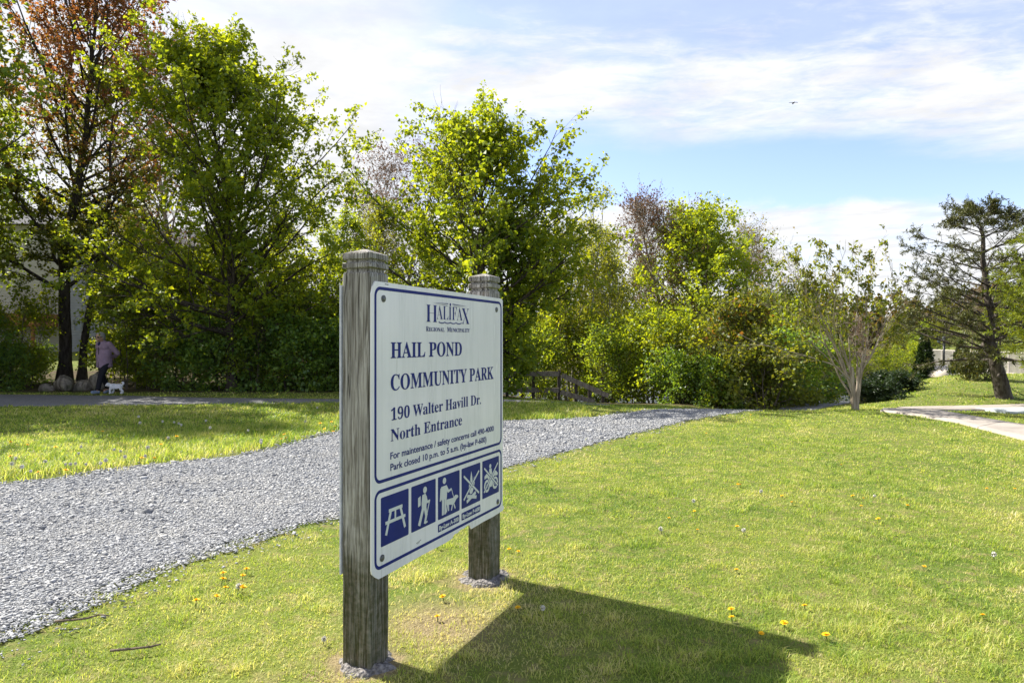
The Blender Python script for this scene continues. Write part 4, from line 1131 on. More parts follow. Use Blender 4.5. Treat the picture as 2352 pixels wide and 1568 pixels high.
def grass_obj():
    rng = np.random.default_rng(2)
    bands = [(1.5, 3.6, 12500, .0028, .92), (3.6, 5.2, 8000, .0034, .95), (5.2, 8.0, 4200, .0048, 1.0), (8.0, 12.0, 1900, .0072, 1.05), (12.0, 17.0, 760, .0115, 1.15), (17.0, 27.0, 210, .022, 1.2)]
    Ps = []
    for a, b, den, wd_, hs_ in bands:
        A = (b * b - a * a) * .5 * R(100); n = int(A * den)
        r = np.sqrt(rng.uniform(a * a, b * b, n)); th = rng.uniform(-R(50), R(50), n)
        x = r * np.sin(th); y = r * np.cos(th)
        ok, g = lawn_ok(x, y)
        bare = fbm(x, y, .5, 3); wear = np.exp(-((x + .25) ** 2 + (y - 3.35) ** 2) / .55)
        keep = rng.random(n) < np.clip(1.25 - 1.1 * sst((bare - .52) / .2) * .8 - .55 * wear, .2, 1) * np.clip(.3 + g * 2.2, .3, 1)
        ok &= keep
        Ps.append(np.c_[x[ok], y[ok], g[ok], np.full(ok.sum(), wd_), np.full(ok.sum(), hs_)])
    D = np.concatenate(Ps); n = len(D); x, y, g = D[:, 0], D[:, 1], D[:, 2]
    h = lawn_height(x, y, g) * rng.uniform(.5, 1.3, n) * D[:, 4]
    wdt = D[:, 3] * rng.uniform(.7, 1.3, n)
    z = H(x, y); base = np.c_[x, y, z - .004]
    a = rng.uniform(0, 6.28, n); side = np.c_[np.cos(a), np.sin(a), np.zeros(n)]
    b = a + np.pi / 2 + rng.normal(0, .5, n); lean = rng.uniform(.25, 1.5, n)
    bend = np.c_[np.cos(b), np.sin(b), np.zeros(n)] * (h * lean)[:, None]
    up = np.c_[np.zeros(n), np.zeros(n), h]
    w2 = side * wdt[:, None] / 2
    mid = base + up * .55 + bend * .35; tip = base + up * (1 - .28 * lean)[:, None] + bend
    V = np.stack([base - w2, base + w2, mid + w2 * .75, mid - w2 * .75, tip], 1).reshape(-1, 3)
    i = np.arange(n) * 5
    Q = np.stack([i, i + 1, i + 2, i + 3], -1); T = np.stack([i + 3, i + 2, i + 4], -1)
    me = np_mesh('grass', V, Q, T)
    # green, yellow green and straw blades in drifts
    tone = -.06 + .40 * fbm(x, y, 1.7, 12) + .35 * fbm(x, y, .5, 15) + .40 * vnoise(x, y, .11, 14) + .10 * (vnoise(x, y, 3.1, 40) - .5) + rng.normal(0, .15, n) + .30 * np.exp(-((x + .25) ** 2 + (y - 3.35) ** 2) / .5) + .14 * np.exp(-np.maximum(g, 0) / .15)
    at = me.attributes.new('tone', 'FLOAT', 'POINT'); at.data.foreach_set('value', np.repeat(tone, 5).astype(np.float32))
    m, t, out = material('grass blades')
    an = t.new('ShaderNodeAttribute'); an.attribute_name = 'tone'
    cr = t.new('ShaderNodeValToRGB'); t.l.new(an.outputs['Fac'], cr.inputs[0])
    stops = [(.16, (.085, .165, .024)), (.38, (.215, .310, .040)), (.56, (.360, .420, .078)), (.76, (.500, .480, .165)), (.95, (.640, .555, .320))]
    el = cr.color_ramp.elements
    while len(el) < len(stops): el.new(.5)
    for e_, (p_, c_) in zip(el, stops): e_.position = p_; e_.color = (*c_, 1)
    d = t.new('ShaderNodeBsdfPrincipled'); t.put(d.inputs['Base Color'], cr.outputs[0]); d.inputs['Roughness'].default_value = .55; d.inputs['Specular IOR Level'].default_value = .3
    tr = t.new('ShaderNodeBsdfTranslucent'); t.put(tr.inputs[0], t.mix(1.0, cr.outputs[0], (1.6, 1.6, .8), 'MULTIPLY'))
    mx = t.new('ShaderNodeMixShader'); mx.inputs[0].default_value = .42
    t.l.new(d.outputs[0], mx.inputs[1]); t.l.new(tr.outputs[0], mx.inputs[2]); t.l.new(mx.outputs[0], out.inputs[0])
    o = link_mesh('grass', me, m); tag(o, 'short sunlit lawn grass either side of the gravel path', 'grass', kind='stuff')
grass_obj()

# ================================================================== LOOSE STONES OF THE PATH
def gravel_obj():
    rng = np.random.default_rng(4)
    Ps = []
    for a, b, den, sz in [(1.6, 4.2, 9500, .0056), (4.2, 6.0, 7000, .0061), (6.0, 9.0, 3400, .0076), (9.0, 14.5, 1300, .0102)]:
        A = (b * b - a * a) * .5 * R(100); n = int(A * den)
        r = np.sqrt(rng.uniform(a * a, b * b, n)); th = rng.uniform(-R(50), R(50), n)
        x = r * np.sin(th); y = r * np.cos(th); g = sdist(x, y, GRAVEL) + (fbm(x, y, .5, 5) - .5) * .3
        ok = (g < -.0) | ((g < .28) & (rng.random(n) < .10 * (1 - g / .28)))
        Ps.append(np.c_[x[ok], y[ok], np.full(ok.sum(), sz)])
    D = np.concatenate(Ps); n = len(D)
    s = D[:, 2] * np.exp(rng.normal(0, .42, n))
    cube = np.array([[-1, -1, -1], [1, -1, -1], [1, 1, -1], [-1, 1, -1], [-1, -1, 1], [1, -1, 1], [1, 1, 1], [-1, 1, 1]], float) * .6
    C = cube[None] + rng.normal(0, .24, (n, 8, 3))
    C *= np.stack([rng.uniform(.8, 1.5, n), rng.uniform(.6, 1.1, n), rng.uniform(.25, .6, n)], -1)[:, None]
    a = rng.uniform(0, 6.28, n); tl = rng.normal(0, .35, n)
    ca, sa = np.cos(a), np.sin(a)
    Rz = np.zeros((n, 3, 3)); Rz[:, 0, 0] = ca; Rz[:, 0, 1] = -sa; Rz[:, 1, 0] = sa; Rz[:, 1, 1] = ca; Rz[:, 2, 2] = 1
    Rx = np.zeros((n, 3, 3)); Rx[:, 0, 0] = 1; Rx[:, 1, 1] = np.cos(tl); Rx[:, 1, 2] = -np.sin(tl); Rx[:, 2, 1] = np.sin(tl); Rx[:, 2, 2] = np.cos(tl)
    C = np.einsum('nij,nkj->nki', np.einsum('nij,njk->nik', Rz, Rx), C) * s[:, None, None]
    z = H(D[:, 0], D[:, 1]) + .012 + s * .16
    V = (C + np.c_[D[:, 0], D[:, 1], z][:, None]).reshape(-1, 3)
    f = np.array([[0, 3, 2, 1], [4, 5, 6, 7], [0, 1, 5, 4], [1, 2, 6, 5], [2, 3, 7, 6], [3, 0, 4, 7]])
    Q = (np.arange(n)[:, None, None] * 8 + f[None]).reshape(-1, 4)
    m, t, out = material('crushed stone')
    geo = t.new('ShaderNodeNewGeometry'); cr = t.new('ShaderNodeValToRGB'); t.l.new(geo.outputs['Random Per Island'], cr.inputs[0])
    st = [(0, (.155, .16, .168)), (.25, (.225, .232, .241)), (.55, (.29, .298, .307)), (.85, (.365, .372, .378)), (1, (.47, .46, .44))]
    el = cr.color_ramp.elements
    while len(el) < len(st): el.new(.5)
    for e_, (p_, c_) in zip(el, st): e_.position = p_; e_.color = (*c_, 1)
    n_ = t.noise(geo.outputs['Position'], 160, 3, .6)
    big_ = t.noise(geo.outputs['Position'], 1.1, 4, .6)
    cc_ = t.mix(t.ramp(n_, .3, .7, 0, .3), cr.outputs[0], (.25, .25, .25))
    cc_ = t.mix(t.ramp(big_, .45, .65, 0, .45), cc_, (.40, .39, .36)); cc_ = t.mix(t.ramp(big_, .42, .30, 0, .4), cc_, (.19, .195, .20))
    principled(t, out, cc_, .8, .3)
    tag(link_mesh('gravel', np_mesh('gravel', V, Q), m), 'loose crushed grey stone lying on the path', 'gravel', kind='stuff')
gravel_obj()
#@@THINGS
# ================================================================== WOODEN RAIL FENCE
M_rail = mat_bark('weathered fence boards', (0.150, 0.128, 0.100), (0.290, 0.250, 0.200), 30)
M_fpost = mat_bark('dark fence posts', (0.045, 0.036, 0.030), (0.100, 0.085, 0.070), 25)
FD = 19.0
def fz(py, d=FD): return CAM_H - (py - 784) / F * d
fence = empty('rail_fence', (X(1284, FD), FD, hz(X(1284, FD), FD)))
tag(fence, 'two rail board fence whose right half slopes down towards the pond', 'fence')
fo = Vector(fence.location)
def fpt(px, py, dy=0.0): return Vector((X(px, FD + dy), FD + dy, fz(py, FD + dy))) - fo
for px, py in ((1284, 850), (1323, 871), (1354, 886), (1385, 899), (1225, 851), (1165, 851)):
    top = fpt(px, py); mb = MB()
    gz = hz(X(px, FD), FD) - .15 - fo.z
    mb.box((top.x, 0, (top.z + gz) / 2), (.085, .085, top.z - gz), bevel=.008); mb.build('post', M_fpost, fence)
def board(a, b, wdt=.135, th=.035, off=-.064):
    d = b - a; ang = math.atan2(d.z, d.x); mb = MB()
    mb.box(((a.x + b.x) / 2, off, (a.z + b.z) / 2), (math.hypot(d.x, d.z), th, wdt), Matrix.Rotation(-ang, 3, 'Y'), bevel=.006); mb.build('rail', M_rail, fence)
board(fpt(1130, 857), fpt(1284, 858)); board(fpt(1130, 894), fpt(1284, 895.5))
board(fpt(1289, 861), fpt(1397, 909)); board(fpt(1287, 899), fpt(1365, 923));

# ================================================================== GREY RAILING FAR RIGHT
M_railing = mat_flat('grey painted railing', (0.40, 0.37, 0.33), .6, .3, .08, 4)
a_, b_ = Vector((X(2140, 42), 42, 0)), Vector((21.0, 22.0, 0))
rail = empty('metal_railing', (a_.x, a_.y, hz(a_.x, a_.y))); tag(rail, 'long pale grey railing of close upright bars behind the old spruce', 'railing')
dv = (b_ - a_); LR = dv.length; rail.rotation_euler = (0, 0, math.atan2(dv.y, dv.x))
zb = lambda s: hz(*(a_ + dv * (s / LR)).xy) - rail.location.z
mb = MB(); seg = 24
for k in range(seg):
    s0, s1 = LR * k / seg, LR * (k + 1) / seg
    z = -.27 - rail.location.z
    pass
for zr, hh in ((1.10, .07), (.12, .05)):
    mb = MB(); mb.box((LR / 2, 0, -.27 - rail.location.z + zr), (LR, hh, hh - .01)); mb.build('rail', M_railing, rail)
mb = MB(); n = int(LR / .115)
for k in range(n): mb.box((k * .115 + .05, 0, -.27 - rail.location.z + .60), (.028, .028, .93))
bars = mb.build('bars', M_railing, rail); bars['kind'] = 'stuff'
for k in range(13):
    mb = MB(); mb.box((k * LR / 12.3 + .03, .0, -.27 - rail.location.z + .48), (.07, .09, 1.3), bevel=.006); mb.build('post', M_railing, rail)
# paved terrace in front of the railing
nrm = Vector((-dv.y, dv.x, 0)).normalized()
if nrm.x > 0: nrm = -nrm
ta, tb = a_ + nrm * .0, b_ + nrm * .0
tag(strip('terrace_paving', [(ta.x + .6, ta.y), (tb.x + .6, tb.y)], [(ta.x - 2.2, ta.y - 1.2), (tb.x - 1.6, tb.y - .6)], 40, 5, .03, M_conc), kind='structure')

# ================================================================== LAMP POST, BOULDER, PAD
M_black = mat_flat('black cast iron', (0.012, 0.014, 0.018), .45, .4, .2, 8)
M_lampglass = mat_flat('smoky lantern glass', (0.10, 0.13, 0.16), .15, .5, .1, 8)
lx, ly = X(2168, 33), 33.0
lamp = empty('street_lamp', (lx, ly, hz(lx, ly))); tag(lamp, 'black garden lamp post with lanterns in front of the grey railing', 'lamp post')
mb = MB(); mb.tube((0, 0, -.1), (0, 0, .25), .10, .08, 12); mb.tube((0, 0, .25), (0, 0, .32), .10, .06, 12); mb.tube((0, 0, .3), (0, 0, 1.45), .048, .042, 12); mb.ball((0, 0, 1.45), .06); mb.build('pole', M_black, lamp, True)
mb = MB(); mb.path([(0, 0, 1.36), (-.12, 0, 1.38), (-.24, 0, 1.44)], [.02, .018, .018]); mb.build('arm', M_black, lamp, True)
for (px_, pz) in ((0, 1.50), (-.24, 1.46)):
    mb = MB(); mb.tube((px_, 0, pz), (px_, 0, pz + .04), .05, .07, 8); L_ = mb.build('lantern', M_black, lamp); mb = MB(); mb.tube((px_, 0, pz + .19), (px_, 0, pz + .27), .105, .02, 8); mb.ball((px_, 0, pz + .28), .022); mb.build('lantern_roof', M_black, L_)
    mb = MB(); mb.tube((px_, 0, pz + .04), (px_, 0, pz + .19), .062, .088, 8); mb.build('lantern_glass', M_lampglass, L_)

M_boulder = mat_flat('cream stone', (0.62, 0.55, 0.47), .8, .2, .08, 4, .3)
bx, by = X(2160, 22.8), 22.8
mb = MB(); mb.ball((0, 0, 0), (.46, .46, .42), 28)
bld = mb.build('boulder', M_boulder, None, True, (bx, by, 0.13))
for v_ in bld.data.vertices:
    v_.co.z = max(v_.co.z, -.03 - .02 * v_.co.x); v_.co.x += .10 * max(v_.co.z, 0); v_.co.z += .03 * math.sin(v_.co.x * 6) * (v_.co.z > 0)
bld.rotation_euler = (0, R(7), 0)
tag(bld, 'smooth cream dome shaped boulder at the foot of the lamp post', 'boulder')

M_pad = mat_flat('bleached pale slab', (0.50, 0.54, 0.56), .6, .3, .08, 3)
c0 = [G(2240, 941), G(2360, 939.5), G(2420, 948), G(2320, 950.5)]
mb = MB(); zc_ = hz(*c0[0]) - .03
bmv = [mb.bm.verts.new((p[0], p[1], zc_ + .02)) for p in c0] + [mb.bm.verts.new((p[0], p[1], zc_ + .07)) for p in c0]
for f_ in ((3, 2, 1, 0), (4, 5, 6, 7), (0, 1, 5, 4), (1, 2, 6, 5), (2, 3, 7, 6), (3, 0, 4, 7)): mb.bm.faces.new([bmv[i] for i in f_])
tag(mb.build('stone_slab', M_pad), 'flat pale bluish slab lying in the grass between the two concrete paths', 'slab')

# ================================================================== HOUSE BEHIND THE TREES
def mat_siding(name, col):
    m, t, out = material(name)
    geo = t.new('ShaderNodeNewGeometry'); s = t.new('ShaderNodeSeparateXYZ'); t.l.new(geo.outputs['Position'], s.inputs[0])
    fr = t.math('FRACT', t.math('MULTIPLY', s.outputs[2], 8.0))
    n = t.noise(geo.outputs['Position'], 2, 4)
    c = t.mix(t.ramp(n, .3, .7), col, tuple(k * .9 for k in col))
    c = t.mix(t.ramp(fr, .0, .10, .55, 0), c, tuple(k * .3 for k in col))
    principled(t, out, c, .6, .3, t.bump(fr, .8, .03))
    return m
M_sidA = mat_siding('pale grey siding', (0.48, 0.47, 0.44)); M_sidB = mat_siding('blue grey siding', (0.38, 0.40, 0.44))
M_roof = mat_bark('dark roof shingle', (.05, .05, .055), (.09, .09, .095), 20); M_trim = mat_flat('white trim', (.72, .72, .70), .5, .4, .03, 5)
M_pane = mat_flat('window glass', (.03, .04, .05), .06, .6, .02, 2); M_deck = mat_bark('stained deck timber', (.20, .095, .035), (.33, .17, .07), 18)
house = empty('house', (-24, 34, hz(-24, 34))); tag(house, 'grey sided house half hidden behind the trees at the far left', 'house')
hb = house.location.z
def wbox(name, x0, x1, y0, y1, z0, z1, mat, par=house, bevel=0):
    mb = MB(); mb.box(((x0 + x1) / 2, (y0 + y1) / 2, (z0 + z1) / 2), (x1 - x0, y1 - y0, z1 - z0), bevel=bevel)
    o = mb.build(name, mat, par); return o
wbox('wall', -20, 3.6, -3, 6, -.4, 5.6, M_sidA); wbox('wall', 3.602, 8.6, 2.2, 6.002, -.4, 5.3, M_sidB)
mb = MB()
def gable(mb, x0, x1, y0, y1, z, h):
    vs = [mb.bm.verts.new(p) for p in ((x0, y0, z), (x1, y0, z), (x1, y1, z), (x0, y1, z), (x0, (y0 + y1) / 2, z + h), (x1, (y0 + y1) / 2, z + h))]
    for f_ in ((0, 1, 5, 4), (2, 3, 4, 5), (0, 4, 3), (1, 2, 5), (3, 2, 1, 0)): mb.bm.faces.new([vs[i] for i in f_])
gable(mb, -20.3, 3.9, -3.4, 6.4, 5.602, 1.6); rf = mb.build('roof', M_roof, house)
mb = MB(); gable(mb, 3.95, 8.95, 1.8, 6.4, 5.302, 1.2); mb.build('roof', M_roof, house)
wbox('corner_board', 3.45, 3.63, -3.03, -2.85, -.4, 5.59, M_trim); wbox('corner_board', 8.45, 8.63, 2.17, 2.35, -.4, 5.29, M_trim)
for x0, z0, yf in ((-1.6, 1.0, -3), (-4.4, 1.0, -3), (-1.6, 3.6, -3), (-4.4, 3.6, -3), (5.4, 3.3, 2.2), (5.4, .9, 2.2)):
    f_ = wbox('window', x0, x0 + 1.2, yf - .05, yf + .05, z0, z0 + 1.35, M_trim); wbox('pane', x0 + .1, x0 + 1.1, yf - .06, yf - .02, z0 + .1, z0 + 1.25, M_pane, f_)
dk = wbox('deck', .9, 3.4, -4.6, -3.03, .98, 1.55, M_deck)
for xx in (1.0, 3.2): wbox('deck_post', xx, xx + .12, -4.5, -4.38, -.4, .979, M_deck)
tx0, tx1, td = X(186, 30), X(244, 30), 30.0
mb = MB(); mb.box(((tx0 + tx1) / 2, td, hz(tx0, td) + .06), (tx1 - tx0, .16, .17), bevel=.01)
tag(mb.build('timber_edging', mat_bark('bleached timber', (.42, .36, .28), (.58, .52, .42), 12)), 'bleached timber edging along the sunlit lawn behind the walker', 'edging')

# white bucket between the trunks, log on the verge --------------------
M_bucket = mat_flat('white plastic', (.72, .74, .78), .45, .4, .03, 5)
bk = empty('bucket', (X(181, 20.9), 20.9, CAM_H + (784 - 760) / F * 20.9)); tag(bk, 'white tapered bucket hanging between the two dark trunks', 'bucket')
mb = MB(); mb.tube((0, 0, 0), (0, 0, .30), .105, .145, 18); mb.tube((0, 0, .29), (0, 0, .325), .155, .155, 18); mb.build('pail', M_bucket, bk)
mb = MB(); mb.path([(-.15, 0, .30), (-.10, .02, .42), (0, .03, .48), (.10, .02, .42), (.15, 0, .30)], [.006] * 5, 6); mb.build('handle', M_bolt, bk)
M_rock = mat_bark('mossy field stone', (.075, .065, .050), (.27, .235, .19), 7, (.06, .075, .022))
def rock(px, dp, size, seed, label):
    rng = np.random.default_rng(seed); mb = MB()
    for k in range(7): mb.ball(tuple(rng.normal(0, .22, 3) * np.array(size) + np.array([0, 0, size[2] * .55])), tuple(np.array(size) * rng.uniform(.45, .72, 3)), 9, Matrix.Rotation(rng.uniform(0, 3), 3, 'Z') @ Matrix.Rotation(rng.uniform(-.5, .5), 3, 'X'))
    o = mb.fused('boulder', M_rock, .035, None, 1, (X(px, dp), dp, hz(X(px, dp), dp) - .04))
    co = o.data
    for v_ in co.vertices:
        n_ = float(fbm(v_.co.x * 3 + v_.co.z * 2, v_.co.y * 3 - v_.co.z, .5, seed)) - .5; v_.co *= 1 + .35 * n_
    tag(o, label, 'boulder', 'mossy boulders along the verge')
rock(150, 18.5, (.34, .26, .30), 3, 'pale mossy boulder at the foot of the thickest dark trunk')
rock(108, 18.6, (.30, .22, .17), 5, 'low dark flat boulder, furthest from the walker in the verge row')
rock(188, 18.7, (.26, .22, .30), 8, 'dark narrow boulder in the middle of the verge row')
rock(222, 18.8, (.36, .25, .38), 11, 'tallest mossy boulder, directly behind the walker')

# ================================================================== THE WALKER
M_skin = mat_flat('skin', (.42, .25, .18), .55, .4, .05, 12); M_jacket = mat_flat('lavender jacket', (.25, .175, .235), .75, .2, .10, 18, .4); M_trous = mat_flat('black trousers', (.012, .012, .016), .8, .2, .2, 20)  # jacket lavender is darkened, with the tree shade put into its colour
M_hair = mat_flat('grey hair', (.26, .25, .25), .6, .3, .25, 60, .6); M_shoe = mat_flat('blue grey trainers', (.20, .25, .34), .6, .3, .2, 25); M_navy = mat_flat('navy top', (.02, .022, .06), .8, .2, .1, 20); M_lens = mat_flat('dark lenses', (.008, .008, .01), .1, .5, .02, 5)
WY = 17.55
per = empty('person', (X(240, WY), WY, hz(X(240, WY), WY) + .012), R(74))
tag(per, 'person in a lavender jacket and black trousers, head bowed, hands behind the back', 'person')
# facing -x; +y is the right hand side, -y the side towards the camera
mb = MB()
mb.ball((-.135, 0, 1.435), (.098, .078, .120), 20, Matrix.Rotation(R(-24), 3, 'Y')); mb.ball((-.185, 0, 1.385), (.052, .050, .055), 14); mb.tube((-.05, 0, 1.28), (-.11, 0, 1.39), .056, .052)
mb.tube((-.222, 0, 1.430), (-.248, 0, 1.400), .012, .017); mb.ball((-.246, 0, 1.398), .016, 8)                      # nose
mb.ball((-.226, 0, 1.362), (.010, .022, .008), 8)                                                                  # lips
for s in (-1, 1):
    mb.ball((-.125, .080 * s, 1.425), (.020, .010, .030), 10)                                                       # ear
    mb.tube((.00, .15 * s, 1.27), (.15, .25 * s, 1.03), .045, .038); mb.tube((.15, .25 * s, 1.03), (.205, .06 * s, .905), .036, .026); mb.ball((.15, .25 * s, 1.03), .038)
    # hands clasped behind the back: palm, four bent fingers, thumb
    hx, hy, hz_ = .212, .035 * s, .875
    mb.ball((hx, hy, hz_), (.020, .040, .042), 12)
    for q in range(4):
        z0 = hz_ - .028 + .016 * q - (.01 if s > 0 else 0); ln = (.030, .040, .043, .037)[q]
        mb.tube((hx + .012 * s, hy - .025 * s, z0), (hx + .020 * s + .006, hy - (.025 + ln * .7) * s, z0 - .006), .0095, .0085, 8); mb.tube((hx + .020 * s + .006, hy - (.025 + ln * .7) * s, z0 - .006), (hx + .006, hy - (.025 + ln) * s, z0 - .022), .0085, .0075, 8)
    mb.tube((hx, hy + .005 * s, hz_ + .03), (hx + .024, hy - .028 * s, hz_ + .045), .011, .009, 8)
mb.tube((-.02, 0, .86), (-.03, 0, 1.22), .12, .12)
FL = [(0, -.085, .80), (-.20, -.10, .46), (-.30, -.10, .09)]; RL = [(0, .085, .80), (.02, .095, .44), (.20, .095, .12)]
for L_ in (FL, RL):
    mb.tube(L_[0], L_[1], .075, .055); mb.ball(L_[1], .055); mb.tube(L_[1], L_[2], .052, .036); mb.ball(L_[2], .036)
    mb.tube((L_[2][0], L_[2][1], L_[2][2] - .04), (L_[2][0] - .13, L_[2][1], L_[2][2] - .06), .034, .026)
mb.fused('body', M_skin, .0085, per, 2)
mb = MB()
mb.ball((-.02, 0, 1.02), (.150, .205, .28), 22); mb.ball((-.045, 0, 1.20), (.140, .205, .15), 22); mb.tube((0, 0, .66), (-.01, 0, 1.0), .185, .180, 20); mb.ball((0, 0, .70), (.185, .195, .08), 20)
for s in (-1, 1):
    mb.ball((-.02, .165 * s, 1.26), .075); mb.tube((-.02, .17 * s, 1.26), (.145, .265 * s, 1.02), .074, .064); mb.ball((.145, .265 * s, 1.02), .064); mb.tube((.145, .265 * s, 1.02), (.205, .105 * s, .925), .060, .050)
mb.tube((-.06, 0, 1.29), (-.085, 0, 1.345), .090, .078, 16)
jk = mb.fused('jacket', M_jacket, .014, per, 3)
mb = MB(); mb.path([(-.192, 0, .66), (-.178, 0, .86), (-.176, 0, 1.04), (-.182, 0, 1.18)], [.006] * 4, 6); mb.build('zip', M_trous, jk)
mb = MB(); mb.ball((-.150, 0, 1.255), (.040, .045, .062), 14); mb.build('top', M_navy, per, True)
mb = MB()
for L_ in (FL, RL):
    mb.tube(L_[0], L_[1], .098, .074, 14); mb.ball(L_[1], .074); mb.tube(L_[1], L_[2], .072, .060, 14)
mb.ball((0, 0, .80), (.135, .165, .13), 18)
mb.fused('trousers', M_trous, .014, per, 3)
for L_, pitch in ((FL, R(14)), (RL, R(-28))):
    mb = MB(); a = Vector(L_[2]); Rm = Matrix.Rotation(pitch, 3, 'Y'); P_ = lambda x, z: tuple(a + Rm @ Vector((x, 0, z)))
    mb.ball(P_(.02, -.035), (.055, .045, .05), 12); mb.ball(P_(-.07, -.05), (.085, .046, .038), 14); mb.ball(P_(-.13, -.058), (.055, .045, .030), 12); mb.ball(P_(-.05, -.075), (.13, .047, .016), 12)
    mb.fused('shoe', M_shoe, .010, per, 2)
mb = MB(); mb.ball((-.110, 0, 1.470), (.105, .094, .100), 18); mb.ball((-.065, 0, 1.425), (.075, .090, .085), 16); mb.ball((-.165, 0, 1.515), (.052, .075, .042), 14)
for s in (-1, 1): mb.ball((-.10, .070 * s, 1.44), (.050, .028, .055), 12)
mb.fused('hair', M_hair, .010, per, 1)
mb = MB()
for s in (-1, 1): mb.ball((-.226, .036 * s, 1.432), (.012, .034, .024), 12, Matrix.Rotation(R(-24), 3, 'Y')); mb.tube((-.215, .068 * s, 1.436), (-.13, .086 * s, 1.445), .005)
mb.tube((-.234, -.02, 1.434), (-.234, .02, 1.434), .006)
mb.build('sunglasses', M_lens, per, True)

M_fur = mat_flat('white fur', (.62, .62, .64), .9, .1, .10, 60, 1.0); M_nose = mat_flat('dark nose', (.02, .02, .02), .4, .4, .1, 9)
dog = empty('dog', (X(266, 17.35), 17.35, hz(X(266, 17.35), 17.35) + .012), R(6)); tag(dog, 'small fluffy white dog walking beside the person', 'dog')
mb = MB()
mb.ball((-.055, 0, .185), (.090, .070, .078), 16); mb.ball((.045, 0, .190), (.095, .064, .066), 16); mb.ball((.105, 0, .185), (.065, .064, .070), 16)
mb.tube((-.10, 0, .20), (-.165, 0, .225), .052, .048); mb.ball((-.180, 0, .232), (.056, .052, .054), 14); mb.ball((-.225, 0, .215), (.034, .030, .028), 12)
for s in (-1, 1):
    mb.ball((-.165, .048 * s, .225), (.022, .014, .040), 10)
    fx = -.095 + .03 * s; mb.tube((-.085, .038 * s, .16), (fx, .040 * s, .085), .034, .027); mb.tube((fx, .040 * s, .085), (fx - .008 - .02 * s, .040 * s, .022), .026, .024); mb.ball((fx - .02 - .02 * s, .040 * s, .018), (.030, .024, .018), 10)
    bx_ = .135 - .03 * s; mb.tube((.11, .036 * s, .165), (bx_ - .02, .040 * s, .11), .042, .030); mb.tube((bx_ - .02, .040 * s, .11), (bx_ + .025, .040 * s, .065), .028, .024); mb.tube((bx_ + .025, .040 * s, .065), (bx_ + .015, .040 * s, .02), .024, .023); mb.ball((bx_, .040 * s, .018), (.030, .024, .018), 10)
mb.path([(.155, 0, .215), (.185, 0, .255), (.175, 0, .285), (.150, 0, .290)], [.022, .026, .026, .018])
rngd = np.random.default_rng(3)
for k in range(46): mb.ball((rngd.uniform(-.13, .14), rngd.choice([-1, 1]) * rngd.uniform(.02, .060), rngd.uniform(.12, .235)), rngd.uniform(.014, .022), 7)
mb.fused('body', M_fur, .0075, dog, 1)
mb = MB(); mb.ball((-.258, 0, .222), (.010, .012, .009), 8); mb.build('nose', M_nose, dog, True)
for s in (-1, 1): mb = MB(); mb.ball((-.222, .022 * s, .245), .008, 8); mb.build('eye', M_nose, dog, True)
hand = Matrix.Rotation(R(74), 3, 'Z') @ Vector((.22, -.03, .86)) + per.location; col_ = Matrix.Rotation(R(6), 3, 'Z') @ Vector((-.10, 0, .255)) + dog.location
mb = MB(); pts = [hand.lerp(col_, t_) + Vector((0, 0, -.10 * math.sin(math.pi * t_))) for t_ in np.linspace(0, 1, 10)]; mb.path(pts, [.004] * 10, 6)
tag(mb.build('dog_leash', M_black), 'thin dark leash between the person and the white dog', 'leash')

# ================================================================== BIRD
bd = empty('bird', (X(1823, 60), 60, CAM_H + (784 - 236) / F * 60)); tag(bd, 'dark bird gliding with spread wings against the cloud', 'bird')
mb = MB()
mb.ball((0, 0, -.03), (.055, .16, .055), 12); mb.ball((.0, -.17, -.02), .042, 10); mb.tube((0, .10, -.03), (0, .24, -.02), .035, .06, 8)
for s in (-1, 1):
    for k in range(6):
        x0, x1 = .03 + .06 * k, .03 + .06 * (k + 1); z0, z1 = .02 * math.sin(k / 6 * 3.0), .02 * math.sin((k + 1) / 6 * 3.0)
        mb.ball((s * (x0 + x1) / 2, .01 * k, (z0 + z1) / 2 + (.012 if s > 0 else 0)), (.052, .085 - .010 * k, .016), 10)
mb.fused('body', mat_flat('bird plumage', (.035, .032, .030), .8, .2, .2, 20), .012, bd, 1)

